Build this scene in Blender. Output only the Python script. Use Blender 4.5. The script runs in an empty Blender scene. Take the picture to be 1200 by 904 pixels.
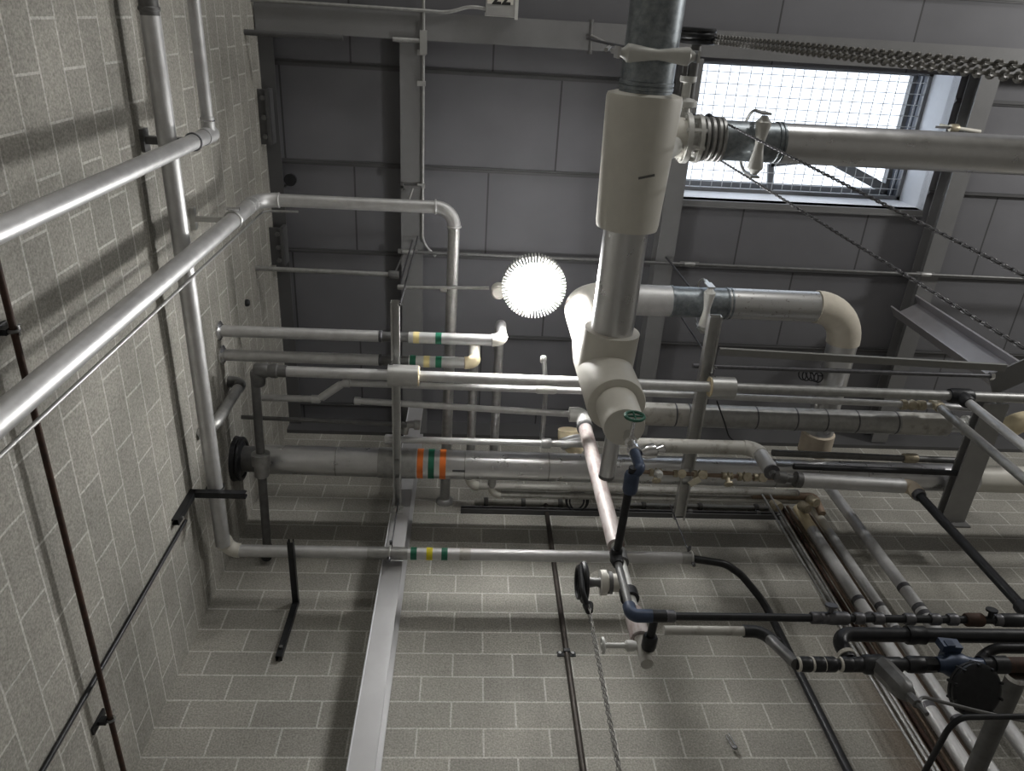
import bpy, math, random
from mathutils import Vector, Matrix
random.seed(7)
C = bpy.context.scene
COL = C.collection
V = Vector
PI = math.pi

# ------------------------------------------------------------------ survey
# room: x to the right, y towards the block wall in front, z up; floor z=0.
EYE = V((0, 0, 1.6))
FPX = 890.0
PITCH, YAW, ROLL = [math.radians(a) for a in (153.79051701, -8.1205676, -5.51398226)]
ROT = (Matrix.Rotation(YAW, 3, 'Z') @ Matrix.Rotation(PITCH, 3, 'X') @ Matrix.Rotation(ROLL, 3, 'Z'))
FRONT = 3.957      # front wall plane (y)
LEFT = -1.795      # left wall plane (x)
ROOF = 8.72        # underside of roof deck
BEAMZ = 8.50       # underside of roof beams
RACK = 6.70        # underside of the rack channels


def P(px, py, x=None, y=None, z=None):
    """Survey point: a sight line from the tripod met by a plane of the room."""
    d = ROT @ V(((px - 600) / FPX, -(py - 452) / FPX, -1.0))
    if z is not None:
        return EYE + d * ((z - EYE.z) / d.z)
    if y is not None:
        return EYE + d * (y / d.y)
    return EYE + d * (x / d.x)


def size(dpx, p):
    c = ROT.transposed() @ (p - EYE)
    return dpx * -c.z / FPX


# ------------------------------------------------------------------ mesh kit
class G:
    def __init__(s):
        s.v = []; s.f = []

    def add(s, vs, fs):
        o = len(s.v)
        s.v += [V(p) for p in vs]
        s.f += [tuple(i + o for i in f) for f in fs]
        return s

    def sweep(s, pts, r, n=20, cap=True):
        pts = [V(p) for p in pts]
        m = len(pts)
        rs = r if isinstance(r, (list, tuple)) else [r] * m
        t = []
        for i in range(m):
            a = pts[max(i - 1, 0)]; b = pts[min(i + 1, m - 1)]
            t.append((b - a).normalized())
        up = V((0, 0, 1)) if abs(t[0].z) < .9 else V((1, 0, 0))
        u = (up - t[0] * up.dot(t[0])).normalized()
        vs = []
        for i in range(m):
            u = (u - t[i] * u.dot(t[i])).normalized()
            w = t[i].cross(u)
            for k in range(n):
                a = 2 * PI * k / n
                vs.append(pts[i] + (u * math.cos(a) + w * math.sin(a)) * rs[i])
        fs = []
        for i in range(m - 1):
            for k in range(n):
                k2 = (k + 1) % n
                fs.append((i * n + k, i * n + k2, (i + 1) * n + k2, (i + 1) * n + k))
        if cap:
            fs.append(tuple(reversed(range(n))))
            fs.append(tuple((m - 1) * n + k for k in range(n)))
        return s.add(vs, fs)

    def tube(s, pts, r, bend=0.0, n=20):
        return s.sweep(fillet(pts, bend) if bend else pts, r, n)

    def lathe(s, p, d, prof, n=28):
        """prof: (distance along d, radius) pairs"""
        d = V(d).normalized()
        up = V((0, 0, 1)) if abs(d.z) < .9 else V((1, 0, 0))
        u = (up - d * up.dot(d)).normalized(); w = d.cross(u)
        vs = []
        for t, r in prof:
            for k in range(n):
                a = 2 * PI * k / n
                vs.append(p + d * t + (u * math.cos(a) + w * math.sin(a)) * max(r, 1e-5))
        fs = []
        m = len(prof)
        for i in range(m - 1):
            for k in range(n):
                k2 = (k + 1) % n
                fs.append((i * n + k, i * n + k2, (i + 1) * n + k2, (i + 1) * n + k))
        fs.append(tuple(reversed(range(n))))
        fs.append(tuple((m - 1) * n + k for k in range(n)))
        return s.add(vs, fs)

    def ring(s, p, d, R, r, n=32, m=10, a0=0.0, a1=2 * PI):
        d = V(d).normalized()
        up = V((0, 0, 1)) if abs(d.z) < .9 else V((1, 0, 0))
        u = (up - d * up.dot(d)).normalized(); w = d.cross(u)
        full = abs(a1 - a0 - 2 * PI) < 1e-6
        cnt = n if full else n + 1
        vs = []; fs = []
        for i in range(cnt):
            a = a0 + (a1 - a0) * i / n
            q = u * math.cos(a) + w * math.sin(a)
            for k in range(m):
                b = 2 * PI * k / m
                vs.append(p + q * (R + r * math.cos(b)) + d * (r * math.sin(b)))
        for i in range(n):
            i2 = (i + 1) % cnt
            for k in range(m):
                k2 = (k + 1) % m
                fs.append((i * m + k, i2 * m + k, i2 * m + k2, i * m + k2))
        return s.add(vs, fs)

    def box(s, c, hx, hy, hz, ax=(1, 0, 0), ay=(0, 1, 0)):
        ax = V(ax).normalized(); ay = V(ay); ay = (ay - ax * ay.dot(ax)).normalized(); az = ax.cross(ay)
        c = V(c)
        vs = [c + ax * hx * i + ay * hy * j + az * hz * k for i in (-1, 1) for j in (-1, 1) for k in (-1, 1)]
        return s.add(vs, [(0, 1, 3, 2), (4, 6, 7, 5), (0, 4, 5, 1), (2, 3, 7, 6), (0, 2, 6, 4), (1, 5, 7, 3)])

    def bx(s, x0, x1, y0, y1, z0, z1):
        return s.box(((x0 + x1) / 2, (y0 + y1) / 2, (z0 + z1) / 2), (x1 - x0) / 2, (y1 - y0) / 2, (z1 - z0) / 2)

    def prism(s, p0, p1, sec, side):
        """extrude closed 2D outline sec (a along side, b along normal) from p0 to p1"""
        p0 = V(p0); p1 = V(p1)
        d = (p1 - p0).normalized()
        a = V(side); a = (a - d * a.dot(d)).normalized(); b = d.cross(a)
        n = len(sec)
        vs = [p0 + a * i + b * j for i, j in sec] + [p1 + a * i + b * j for i, j in sec]
        fs = [(k, (k + 1) % n, n + (k + 1) % n, n + k) for k in range(n)]
        fs += [tuple(reversed(range(n))), tuple(range(n, 2 * n))]
        return s.add(vs, fs)

    def chain(s, p0, p1, L, w, r):
        p0 = V(p0); p1 = V(p1)
        d = (p1 - p0); ln = d.length; d.normalize()
        up = V((1, 0, 0)) if abs(d.x) < .9 else V((0, 1, 0))
        u = (up - d * up.dot(d)).normalized(); q = d.cross(u)
        pitch = L - 2 * r
        n = int(ln / pitch)
        for i in range(n):
            c = p0 + d * (pitch * (i + .5))
            a = u if i % 2 else q
            pts = []
            for k in range(12):
                t = 2 * PI * k / 12
                e = (L / 2 - w / 2) * (1 if math.cos(t) > 0 else -1)
                pts.append(c + d * (e + math.cos(t) * (w / 2 - r)) + a * (math.sin(t) * (w / 2 - r)))
            # closed loop
            m = 6; vs = []; fs = []
            nb = d.cross(a)
            for k in range(12):
                tg = (pts[(k + 1) % 12] - pts[k - 1]).normalized()
                o = tg.cross(nb)
                for j in range(m):
                    b = 2 * PI * j / m
                    vs.append(pts[k] + (o * math.cos(b) + nb * math.sin(b)) * r)
            for k in range(12):
                for j in range(m):
                    j2 = (j + 1) % m; k2 = (k + 1) % 12
                    fs.append((k * m + j, k2 * m + j, k2 * m + j2, k * m + j2))
            s.add(vs, fs)
        return s


def fillet(pts, b, n=9):
    pts = [V(p) for p in pts]
    out = [pts[0]]
    for i in range(1, len(pts) - 1):
        out += arc(pts[i - 1], pts[i], pts[i + 1], b, n)
    out.append(pts[-1])
    return out


def arc(p0, p1, p2, b, n=9):
    a = (p0 - p1); c = (p2 - p1)
    la, lc = a.length, c.length
    a.normalize(); c.normalize()
    b = min(b, la * .49, lc * .49)
    ang = a.angle(c)
    if ang > PI - .02:
        return [p1]
    s = p1 + a * b; e = p1 + c * b
    R = b * math.tan(ang / 2)
    o = p1 + (a + c).normalized() * math.hypot(R, b)
    u = (s - o); w = (e - o)
    th = u.angle(w)
    return [o + (u * math.sin((1 - k / n) * th) + w * math.sin(k / n * th)) / math.sin(th) for k in range(n + 1)]


def hexprof(L, r):
    return [(0, r * .86), (L * .12, r), (L * .88, r), (L, r * .86)]


# ------------------------------------------------------------------ materials
def N(nt, t, **kw):
    n = nt.nodes.new(t)
    for k, v in kw.items():
        setattr(n, k, v)
    return n


def mat(name, col, rough=.5, metal=0.0, var=.12, scale=9.0, bump=0.0, col2=None, stretch=(1, 1, 1), thr=None, rvar=.1):
    m = bpy.data.materials.new(name); m.use_nodes = True
    nt = m.node_tree; b = nt.nodes['Principled BSDF']
    tc = N(nt, 'ShaderNodeTexCoord'); mp = N(nt, 'ShaderNodeMapping')
    mp.inputs['Scale'].default_value = stretch
    nt.links.new(tc.outputs['Object'], mp.inputs[0])
    nz = N(nt, 'ShaderNodeTexNoise'); nz.inputs['Scale'].default_value = scale
    nz.inputs['Detail'].default_value = 6; nz.inputs['Roughness'].default_value = .62
    nt.links.new(mp.outputs[0], nz.inputs['Vector'])
    rp = N(nt, 'ShaderNodeValToRGB')
    lo, hi = thr or (.3, .7)
    rp.color_ramp.elements[0].position = lo; rp.color_ramp.elements[1].position = hi
    c2 = col2 or [c * (1 - var) for c in col]
    c1 = col if col2 else [min(1, c * (1 + var)) for c in col]
    rp.color_ramp.elements[0].color = (*c2, 1); rp.color_ramp.elements[1].color = (*c1, 1)
    nt.links.new(nz.outputs[0], rp.inputs[0]); nt.links.new(rp.outputs[0], b.inputs['Base Color'])
    mr = N(nt, 'ShaderNodeMapRange'); mr.inputs[3].default_value = max(.05, rough - rvar); mr.inputs[4].default_value = min(1, rough + rvar)
    nt.links.new(nz.outputs[0], mr.inputs[0]); nt.links.new(mr.outputs[0], b.inputs['Roughness'])
    b.inputs['Metallic'].default_value = metal
    if bump:
        bp = N(nt, 'ShaderNodeBump'); bp.inputs['Strength'].default_value = bump; bp.inputs['Distance'].default_value = .01
        nt.links.new(nz.outputs[0], bp.inputs['Height']); nt.links.new(bp.outputs[0], b.inputs['Normal'])
    return m


ALU = mat('aluminium_jacket', (.60, .60, .605), .5, .7, .1, 14, .05)
BRIGHT = mat('bright_aluminium_jacket', (.66, .66, .67), .30, .92, .06, 9, .04)
ALUD = mat('dull_galvanised_tube', (.40, .40, .395), .45, .75, .18, 18, .05)
GALV = mat('spangled_galvanised_steel', (.33, .36, .38), .42, .8, .0, 26, .05, col2=(.17, .19, .21))
STRUT = mat('zinc_strut', (.55, .55, .54), .40, .75, .12, 10)
PVC = mat('pvc_insulation_jacket', (.66, .64, .585), .5, 0, .05, 6, .12)
PVCD = mat('soiled_insulation_jacket', (.50, .49, .46), .55, .15, .0, 13, .1, col2=(.22, .19, .16), thr=(.25, .5))
CREAM = mat('yellowed_canvas_elbow', (.72, .62, .42), .7, 0, .1, 14, .2)
CANVAS = mat('off_white_canvas', (.66, .61, .52), .7, 0, .08, 8, .15)
TAN = mat('tan_canvas_sleeve', (.58, .50, .40), .8, 0, .12, 10, .25)
PINK = mat('scuffed_pale_pipe_wrap', (.44, .40, .39), .55, .1, .0, 16, .2, col2=(.22, .15, .135), stretch=(1, 1, .35), thr=(.3, .55))
BLACK = mat('black_iron', (.022, .023, .026), .42, .35, .3, 20, .1)
BLUE = mat('blue_black_enamel', (.045, .065, .115), .4, .2, .25, 18)
IRON = mat('grey_iron', (.16, .16, .16), .5, .5, .2, 16, .1)
RUST = mat('rusted_steel', (.085, .042, .028), .75, .2, .0, 22, .3, col2=(.03, .021, .018))
BROWN = mat('dark_brown_conduit', (.05, .042, .036), .55, .4, .3, 30, .1)
ALUS = mat('smudged_aluminium_jacket', (.56, .56, .56), .36, .8, .0, 30, .05, col2=(.13, .09, .07), thr=(.30, .40))
COPPER = mat('tarnished_copper', (.27, .20, .15), .5, .45, .25, 12, .05, stretch=(1, 1, .3))
BRASS = mat('weathered_brass_valve', (.45, .40, .30), .45, .6, .25, 30, .1)
CHROME = mat('chrome', (.75, .75, .76), .22, 1.0, .05, 10)
GREYP = mat('grey_beam_paint', (.185, .185, .188), .55, .0, .06, 5, .03)
DARKP = mat('dark_grey_beam_paint', (.085, .085, .088), .55, .0, .08, 5, .03)
WHITEP = mat('white_frame_paint', (.72, .73, .76), .5, 0, .04, 8)
LAMPG = mat('lamp_casting_paint', (.62, .62, .60), .4, .2, .04, 12)
BOXG = mat('grey_metal_box', (.36, .36, .35), .5, .3, .08, 12)
INK = mat('black_ink', (.01, .01, .01), .6)
GREENB = mat('green_band', (.01, .13, .075), .45, 0, .08)
ORANGEB = mat('orange_band', (.80, .19, .03), .45, 0, .08)
YELLOWB = mat('yellow_band', (.72, .62, .02), .45, 0, .08)
CREAMB = mat('pale_yellow_band', (.78, .66, .32), .5, 0, .08)
PAPER = mat('paper_tag', (.75, .71, .58), .7, 0, .06)
GREENW = mat('green_handwheel_paint', (.02, .11, .07), .45, .1)
CHAIN = mat('galvanised_chain', (.22, .215, .205), .5, .7, .2, 40)
RODM = mat('dark_threaded_rod', (.13, .13, .14), .45, .7, .2, 40)


def block_mat(name, axis, x0, stain=None):
    m = bpy.data.materials.new(name); m.use_nodes = True
    nt = m.node_tree; b = nt.nodes['Principled BSDF']; L = nt.links.new
    tc = N(nt, 'ShaderNodeTexCoord'); sp = N(nt, 'ShaderNodeSeparateXYZ'); L(tc.outputs['Object'], sp.inputs[0])
    ad = N(nt, 'ShaderNodeMath', operation='ADD'); ad.inputs[1].default_value = x0 + 40.64
    L(sp.outputs[axis], ad.inputs[0])
    cb = N(nt, 'ShaderNodeCombineXYZ'); L(ad.outputs[0], cb.inputs[0]); L(sp.outputs['Z'], cb.inputs[1])
    br = N(nt, 'ShaderNodeTexBrick')
    for k, v in (('Scale', 1), ('Mortar Size', .0068), ('Mortar Smooth', .3), ('Bias', -.1), ('Brick Width', .4064), ('Row Height', .2032)):
        br.inputs[k].default_value = v
    br.inputs['Color1'].default_value = (.355, .343, .308, 1)
    br.inputs['Color2'].default_value = (.292, .283, .256, 1)
    br.inputs['Mortar'].default_value = (.53, .52, .49, 1)
    L(cb.outputs[0], br.inputs['Vector'])
    n1 = N(nt, 'ShaderNodeTexNoise'); n1.inputs['Scale'].default_value = 90; n1.inputs['Detail'].default_value = 4
    n2 = N(nt, 'ShaderNodeTexNoise'); n2.inputs['Scale'].default_value = 1.7; n2.inputs['Detail'].default_value = 3
    L(tc.outputs['Object'], n1.inputs['Vector']); L(tc.outputs['Object'], n2.inputs['Vector'])
    r1 = N(nt, 'ShaderNodeMapRange'); r1.inputs[1].default_value = .3; r1.inputs[2].default_value = .7; r1.inputs[3].default_value = .66; r1.inputs[4].default_value = 1.22
    L(n1.outputs[0], r1.inputs[0])
    r2 = N(nt, 'ShaderNodeMapRange'); r2.inputs[1].default_value = .3; r2.inputs[2].default_value = .7; r2.inputs[3].default_value = .84; r2.inputs[4].default_value = 1.12
    L(n2.outputs[0], r2.inputs[0])
    mu = N(nt, 'ShaderNodeMath', operation='MULTIPLY'); L(r1.outputs[0], mu.inputs[0]); L(r2.outputs[0], mu.inputs[1])
    vm = N(nt, 'ShaderNodeVectorMath', operation='SCALE'); L(br.outputs['Color'], vm.inputs[0]); L(mu.outputs[0], vm.inputs['Scale'])
    last = vm.outputs[0]
    if stain:
        # rusty run-off beside the riser bundle
        s0, s1 = stain
        nz = N(nt, 'ShaderNodeTexNoise'); nz.inputs['Scale'].default_value = 2.2; nz.inputs['Detail'].default_value = 5
        mp = N(nt, 'ShaderNodeMapping'); mp.inputs['Scale'].default_value = (1.6, 1, .45)
        L(tc.outputs['Object'], mp.inputs[0]); L(mp.outputs[0], nz.inputs['Vector'])
        wob = N(nt, 'ShaderNodeMath', operation='MULTIPLY_ADD'); wob.inputs[1].default_value = .5
        L(nz.outputs[0], wob.inputs[0]); L(sp.outputs['X'], wob.inputs[2])
        a = N(nt, 'ShaderNodeMapRange'); a.inputs[1].default_value = s0; a.inputs[2].default_value = s0 + .25
        c = N(nt, 'ShaderNodeMapRange'); c.inputs[1].default_value = s1; c.inputs[2].default_value = s1 + .25; c.inputs[3].default_value = .8; c.inputs[4].default_value = 0
        L(wob.outputs[0], a.inputs[0]); L(wob.outputs[0], c.inputs[0])
        ml = N(nt, 'ShaderNodeMath', operation='MULTIPLY'); L(a.outputs[0], ml.inputs[0]); L(c.outputs[0], ml.inputs[1])
        zz = N(nt, 'ShaderNodeMapRange'); zz.inputs[1].default_value = 5.9; zz.inputs[2].default_value = 4.4
        L(sp.outputs['Z'], zz.inputs[0])
        m2 = N(nt, 'ShaderNodeMath', operation='MULTIPLY'); L(ml.outputs[0], m2.inputs[0]); L(zz.outputs[0], m2.inputs[1])
        mx = N(nt, 'ShaderNodeMix', data_type='RGBA'); mx.inputs[7].default_value = (.13, .075, .035, 1)
        L(m2.outputs[0], mx.inputs[0]); L(last, mx.inputs[6]); last = mx.outputs[2]
    L(last, b.inputs['Base Color'])
    b.inputs['Roughness'].default_value = .92
    b1 = N(nt, 'ShaderNodeBump'); b1.inputs['Strength'].default_value = .5; b1.inputs['Distance'].default_value = .006
    L(n1.outputs[0], b1.inputs['Height'])
    b2 = N(nt, 'ShaderNodeBump'); b2.inputs['Strength'].default_value = .35; b2.inputs['Distance'].default_value = .004; b2.invert = False
    L(br.outputs['Fac'], b2.inputs['Height']); L(b1.outputs[0], b2.inputs['Normal']); L(b2.outputs[0], b.inputs['Normal'])
    return m


def deck_mat():
    m = bpy.data.materials.new('painted_roof_deck'); m.use_nodes = True
    nt = m.node_tree; b = nt.nodes['Principled BSDF']; L = nt.links.new
    tc = N(nt, 'ShaderNodeTexCoord'); mp = N(nt, 'ShaderNodeMapping')
    mp.inputs['Location'].default_value = (40.1, 41 * .82 * 2 - .465, 0)
    L(tc.outputs['Object'], mp.inputs[0])
    br = N(nt, 'ShaderNodeTexBrick')
    for k, v in (('Scale', 1), ('Mortar Size', .009), ('Mortar Smooth', .2), ('Bias', 0), ('Brick Width', 1.22), ('Row Height', .82)):
        br.inputs[k].default_value = v
    br.inputs['Color1'].default_value = (.160, .160, .174, 1); br.inputs['Color2'].default_value = (.147, .147, .159, 1)
    br.inputs['Mortar'].default_value = (.06, .06, .062, 1)
    L(mp.outputs[0], br.inputs['Vector'])
    nz = N(nt, 'ShaderNodeTexNoise'); nz.inputs['Scale'].default_value = 3; nz.inputs['Detail'].default_value = 5
    L(tc.outputs['Object'], nz.inputs['Vector'])
    r = N(nt, 'ShaderNodeMapRange'); r.inputs[3].default_value = .88; r.inputs[4].default_value = 1.12; L(nz.outputs[0], r.inputs[0])
    vm = N(nt, 'ShaderNodeVectorMath', operation='SCALE'); L(br.outputs['Color'], vm.inputs[0]); L(r.outputs[0], vm.inputs['Scale'])
    L(vm.outputs[0], b.inputs['Base Color']); b.inputs['Roughness'].default_value = .7
    return m


def emit_mat(name, col, s):
    m = bpy.data.materials.new(name); m.use_nodes = True
    b = m.node_tree.nodes['Principled BSDF']
    b.inputs['Base Color'].default_value = (.8, .8, .8, 1)
    b.inputs['Emission Color'].default_value = (*col, 1); b.inputs['Emission Strength'].default_value = s
    return m


def pane_mat():
    m = bpy.data.materials.new('skylight_pane'); m.use_nodes = True
    nt = m.node_tree; nt.nodes.remove(nt.nodes['Principled BSDF'])
    t = N(nt, 'ShaderNodeBsdfTransparent'); t.inputs[0].default_value = (.93, .95, .97, 1)
    g = N(nt, 'ShaderNodeBsdfGlossy'); g.inputs['Roughness'].default_value = .05
    x = N(nt, 'ShaderNodeMixShader'); x.inputs[0].default_value = .06
    nt.links.new(t.outputs[0], x.inputs[1]); nt.links.new(g.outputs[0], x.inputs[2])
    nt.links.new(x.outputs[0], nt.nodes['Material Output'].inputs[0])
    return m


# ------------------------------------------------------------------ objects
def link(name, g, m, loc=V((0, 0, 0)), parent=None, smooth=True):
    me = bpy.data.meshes.new(name)
    me.from_pydata([tuple(v - loc) for v in g.v], [], g.f)
    me.materials.append(m)
    me.validate(); me.update()
    import bmesh
    bm = bmesh.new(); bm.from_mesh(me); bmesh.ops.recalc_face_normals(bm, faces=bm.faces); bm.to_mesh(me); bm.free()
    if smooth:
        me.shade_smooth(); me.set_sharp_from_angle(angle=math.radians(38))
    o = bpy.data.objects.new(name, me); COL.objects.link(o)
    if parent:
        o.parent = parent
    else:
        o.location = loc
    return o


def tag(o, label, cat, group=None):
    o['label'] = label; o['category'] = cat
    if group: o['group'] = group
    return o


def thing(name, label, cat, loc, group=None):
    o = bpy.data.objects.new(name, None); COL.objects.link(o)
    o.location = loc; o.empty_display_size = .1
    return tag(o, label, cat, group)


def part(root, name, g, m, label=None, sub=None):
    loc = V(root.location)
    if sub is not None:
        o = link(name, g, m, loc, sub)
    else:
        o = link(name, g, m, loc, root)
    if label: o['label'] = label
    return o


def solo(name, g, m, label, cat, loc=None, group=None):
    c = V(loc) if loc is not None else sum(g.v, V((0, 0, 0))) / len(g.v)
    return tag(link(name, g, m, c), label, cat, group)


def struct(name, g, m, parent=None):
    o = link(name, g, m, V((0, 0, 0)), parent)
    if not parent: o['kind'] = 'structure'
    return o


def band(root, p, d, r, w, m, name='color_band', label=None):
    return part(root, name, G().lathe(V(p) - V(d).normalized() * w / 2, d, [(0, r * .98), (0, r * 1.02), (w, r * 1.02), (w, r * .98)]), m, label)


def lerp(a, b, t):
    return a + (b - a) * t


def onx(a, b, px):
    """point of line a-b whose picture column is px (a,b survey points)"""
    best = None
    for i in range(2401):
        q = lerp(a, b, i / 2400)
        c = ROT.transposed() @ (q - EYE)
        e = abs(600 + FPX * c.x / -c.z - px)
        if best is None or e < best[0]: best = (e, q)
    return best[1]


# ================================================================== SETTING
XR, YB = 10.5, -7.0
SX0, SX1, SY0, SY1 = 1.976, 4.338, .262, 1.462       # skylight well
st = (P(1010, 850, y=FRONT).x + .25, P(1062, 850, y=FRONT).x + .25)
struct('wall_front', G().bx(LEFT - .2, XR + .2, FRONT, FRONT + .2, 0, ROOF + .3), block_mat('front_block_wall', 'X', .2244, st))
PL = P(48.5, 21, x=LEFT)   # a head joint on the left wall
row = int(math.floor(PL.z / .2032))
struct('wall_left', G().bx(LEFT - .2, LEFT, YB, FRONT, 0, ROOF + .3), block_mat('left_block_wall', 'Y', (.2032 if row % 2 == 0 else 0) - PL.y))
struct('wall_right', G().bx(XR, XR + .2, YB, FRONT, 0, ROOF + .3), block_mat('right_block_wall', 'Y', .1))
struct('wall_back', G().bx(LEFT - .2, XR + .2, YB - .2, YB, 0, ROOF + .3), block_mat('back_block_wall', 'X', .1))
struct('floor', G().bx(LEFT - .2, XR + .2, YB - .2, FRONT + .2, -.2, 0), mat('concrete_floor', (.30, .29, .27), .7, 0, .15, 2.5, .1))
g = G()
for a in ((LEFT - .2, SX0, YB - .2, FRONT + .2), (SX1, XR + .2, YB - .2, FRONT + .2), (SX0, SX1, YB - .2, SY0), (SX0, SX1, SY1, FRONT + .2)):
    g.bx(*a, ROOF, ROOF + .12)
struct('ceiling', g, deck_mat())
# bulb tees that carry the deck panels
for i in range(-4, 5):
    y = .465 + .82 * i
    runs = [(LEFT, XR)]
    if SY0 - .03 < y < SY1 + .03: runs = [(LEFT, SX0), (SX1, XR)]
    g = G()
    for x0, x1 in runs:
        if y < FRONT - .05: g.bx(x0, x1, y - .022, y + .022, ROOF - .016, ROOF); g.bx(x0, x1, y - .006, y + .006, ROOF - .03, ROOF - .016)
    if g.v: struct('trim_%d' % (i + 5), g, DARKP)
# ledger angles along the wall heads
struct('trim_20', G().bx(LEFT, LEFT + .05, YB, FRONT, ROOF - .14, ROOF).bx(LEFT + .05, LEFT + .12, YB, FRONT, ROOF - .14, ROOF - .125), DARKP)
struct('trim_21', G().bx(LEFT, XR, FRONT - .04, FRONT, BEAMZ - .05, ROOF), DARKP)

# skylight
win = bpy.data.objects.new('window_1', None); COL.objects.link(win); win['kind'] = 'structure'
GZ = 9.47
g = G()
t = .04
g.bx(SX0 - t, SX0, SY0 - t, SY1 + t, ROOF, GZ); g.bx(SX1, SX1 + t, SY0 - t, SY1 + t, ROOF, GZ)
g.bx(SX0, SX1, SY0 - t, SY0, ROOF, GZ); g.bx(SX0, SX1, SY1, SY1 + t, ROOF, GZ)
struct('curb', g, WHITEP, win)
g = G()
w = .05
for z0, z1, k in ((GZ - .30, GZ - .27, .035), (GZ - .05, GZ + .03, .05)):
    g.bx(SX0, SX0 + k, SY0, SY1, z0, z1); g.bx(SX1 - k, SX1, SY0, SY1, z0, z1)
    g.bx(SX0, SX1, SY0, SY0 + k, z0, z1); g.bx(SX0, SX1, SY1 - k, SY1, z0, z1)
struct('frame', g, GREYP, win)
g = G().bx(SX1 - .012, SX1 - .004, SY0, SY1, GZ - .26, GZ - .06).bx(SX1 - .02, SX1 - .008, SY0, SY1, GZ - .17, GZ - .15)
struct('gasket', g, mat('dark_gasket', (.05, .055, .07), .5), win)
struct('pane', G().bx(SX0 - t, SX1 + t, SY0 - t, SY1 + t, GZ + .03, GZ + .04), pane_mat(), win)
g = G()
zz = GZ - .28
n = 23
for i in range(1, n):
    x = SX0 + (SX1 - SX0) * i / n
    g.sweep([V((x + .01 * math.sin(i * 2.1), SY0, zz)), V((x, (SY0 + SY1) / 2, zz)), V((x - .01 * math.sin(i), SY1, zz))], .0040, 6)
for i in range(1, 12):
    y = SY0 + (SY1 - SY0) * i / 12
    g.sweep([V((SX0, y, zz + .010)), V((SX1, y, zz + .010))], .0040, 6)
struct('wire_mesh', g, mat('mesh_wire', (.62, .62, .62), .5, .1), win)
# prop arms of the opening light
ZA = GZ - .1
g = G()
a, b, c = P(902, 232, z=ZA), P(903, 192, z=ZA), P(962, 186, z=ZA)
g.prism(a, b, [(-.03, -.02), (.03, -.02), (.03, .02), (-.03, .02)], (1, 0, 0)).prism(b, c, [(-.03, -.02), (.03, -.02), (.03, .02), (-.03, .02)], (0, 1, 0))
a, b = P(968, 184, z=ZA), P(1038, 222, z=ZA)
g.prism(a, b, [(-.045, -.02), (.045, -.02), (.045, .02), (-.045, .02)], (0, 1, 0))
struct('prop_arm', g, GREYP, win)
struct('sill_cap', G().bx(SX0, SX1, SY1, SY1 + .06, ROOF - .02, ROOF).bx(SX0, SX1, SY1 + .045, SY1 + .06, ROOF - .03, ROOF), GREYP, win)


# ---- roof beams, column
def wsec(w, h, tf=.014, tw=.01):
    a, b, c = w / 2, h / 2, tw / 2
    return [(-a, -b), (a, -b), (a, -b + tf), (c, -b + tf), (c, b - tf), (a, b - tf), (a, b), (-a, b), (-a, b - tf), (-c, b - tf), (-c, -b + tf), (-a, -b + tf)]


HB = ROOF - .03 - BEAMZ
for x, w, lab in ((-.527, .19, 'grey steel roof beam running to the front wall left of the round lamp'),
                  (1.852, .17, 'grey steel roof beam along the left edge of the skylight'),
                  (4.47, .17, 'grey steel roof beam just right of the skylight')):
    z = (BEAMZ + ROOF - .03) / 2
    solo('roof_beam', G().prism((x, .235, z), (x, FRONT - .05, z), wsec(w, HB), (1, 0, 0)), GREYP, lab, 'beam', (x, 2.0, BEAMZ), 'steel roof beams')
z = BEAMZ + HB / 2
solo('cross_beam', G().prism((LEFT + .01, .118, z), (XR - .02, .118, z), wsec(.21, HB), (0, 1, 0)), GREYP,
     'long grey steel cross beam at the top of the picture above the skylight', 'beam', (1, .118, BEAMZ), 'steel roof beams')

# column on the front wall
cx = -.485
root = thing('steel_column', 'grey steel column flange rising against the front block wall', 'column', V((cx, 3.77, 0)))
ctop = BEAMZ - .02
part(root, 'shaft', G().prism((cx, 3.775, 0.01), (cx, 3.775, ctop - .02), wsec(.15, .33, .014, .01), (1, 0, 0)), mat('silver_column_paint', (.50, .50, .51), .42, .45, .05, 5))
part(root, 'cap_plate', G().bx(cx - .11, cx + .11, 3.60, 3.93, ctop - .02, ctop - .001), GREYP)
part(root, 'weld_bead', G().sweep([V((cx - .068, 3.607, .02)), V((cx - .068, 3.607, ctop - .03))], .004, 6), WHITEP)

# hanger post and wide rack bracket on the right
pt = P(1060, 358, z=BEAMZ); pb = V((pt.x, pt.y, 6.86))
root = thing('hanger_post', 'steel channel post hanging down from the roof beam at far right', 'post', pb)
part(root, 'channel', G().prism(pb, V((pt.x, pt.y, BEAMZ - .005)), [(-.13, .05), (-.13, -.06), (-.115, -.06), (-.115, .038), (.115, .038), (.115, -.06), (.13, -.06), (.13, .05)], (.85, -.5, 0)), mat('pale_post_paint', (.40, .39, .41), .4, .3, .08, 6))
part(root, 'end_plate', G().box(pb + V((0, 0, .0)), .15, .1, .008, (.85, -.5, 0), (.5, .85, 0)), GREYP)
s3a, s3b = P(1174, 474, z=RACK - .08), P(1112, 612, z=RACK - .08)
ax = (s3a.x + s3b.x) / 2
root = thing('rack_beam', 'wide dark steel rack beam under the pipes at far right', 'beam', V((ax, 2.9, RACK)))
part(root, 'beam_section', G().prism((ax, s3a.y, RACK - .03), (ax, s3b.y, RACK - .03), wsec(.2, .10), (1, 0, 0)), mat('bracket_grey_paint', (.33, .33, .33), .5, .2, .08, 8))
part(root, 'wall_plate', G().bx(ax - .12, ax + .12, s3b.y, s3b.y + .015, RACK - .14, RACK + .02), GREYP)


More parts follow.
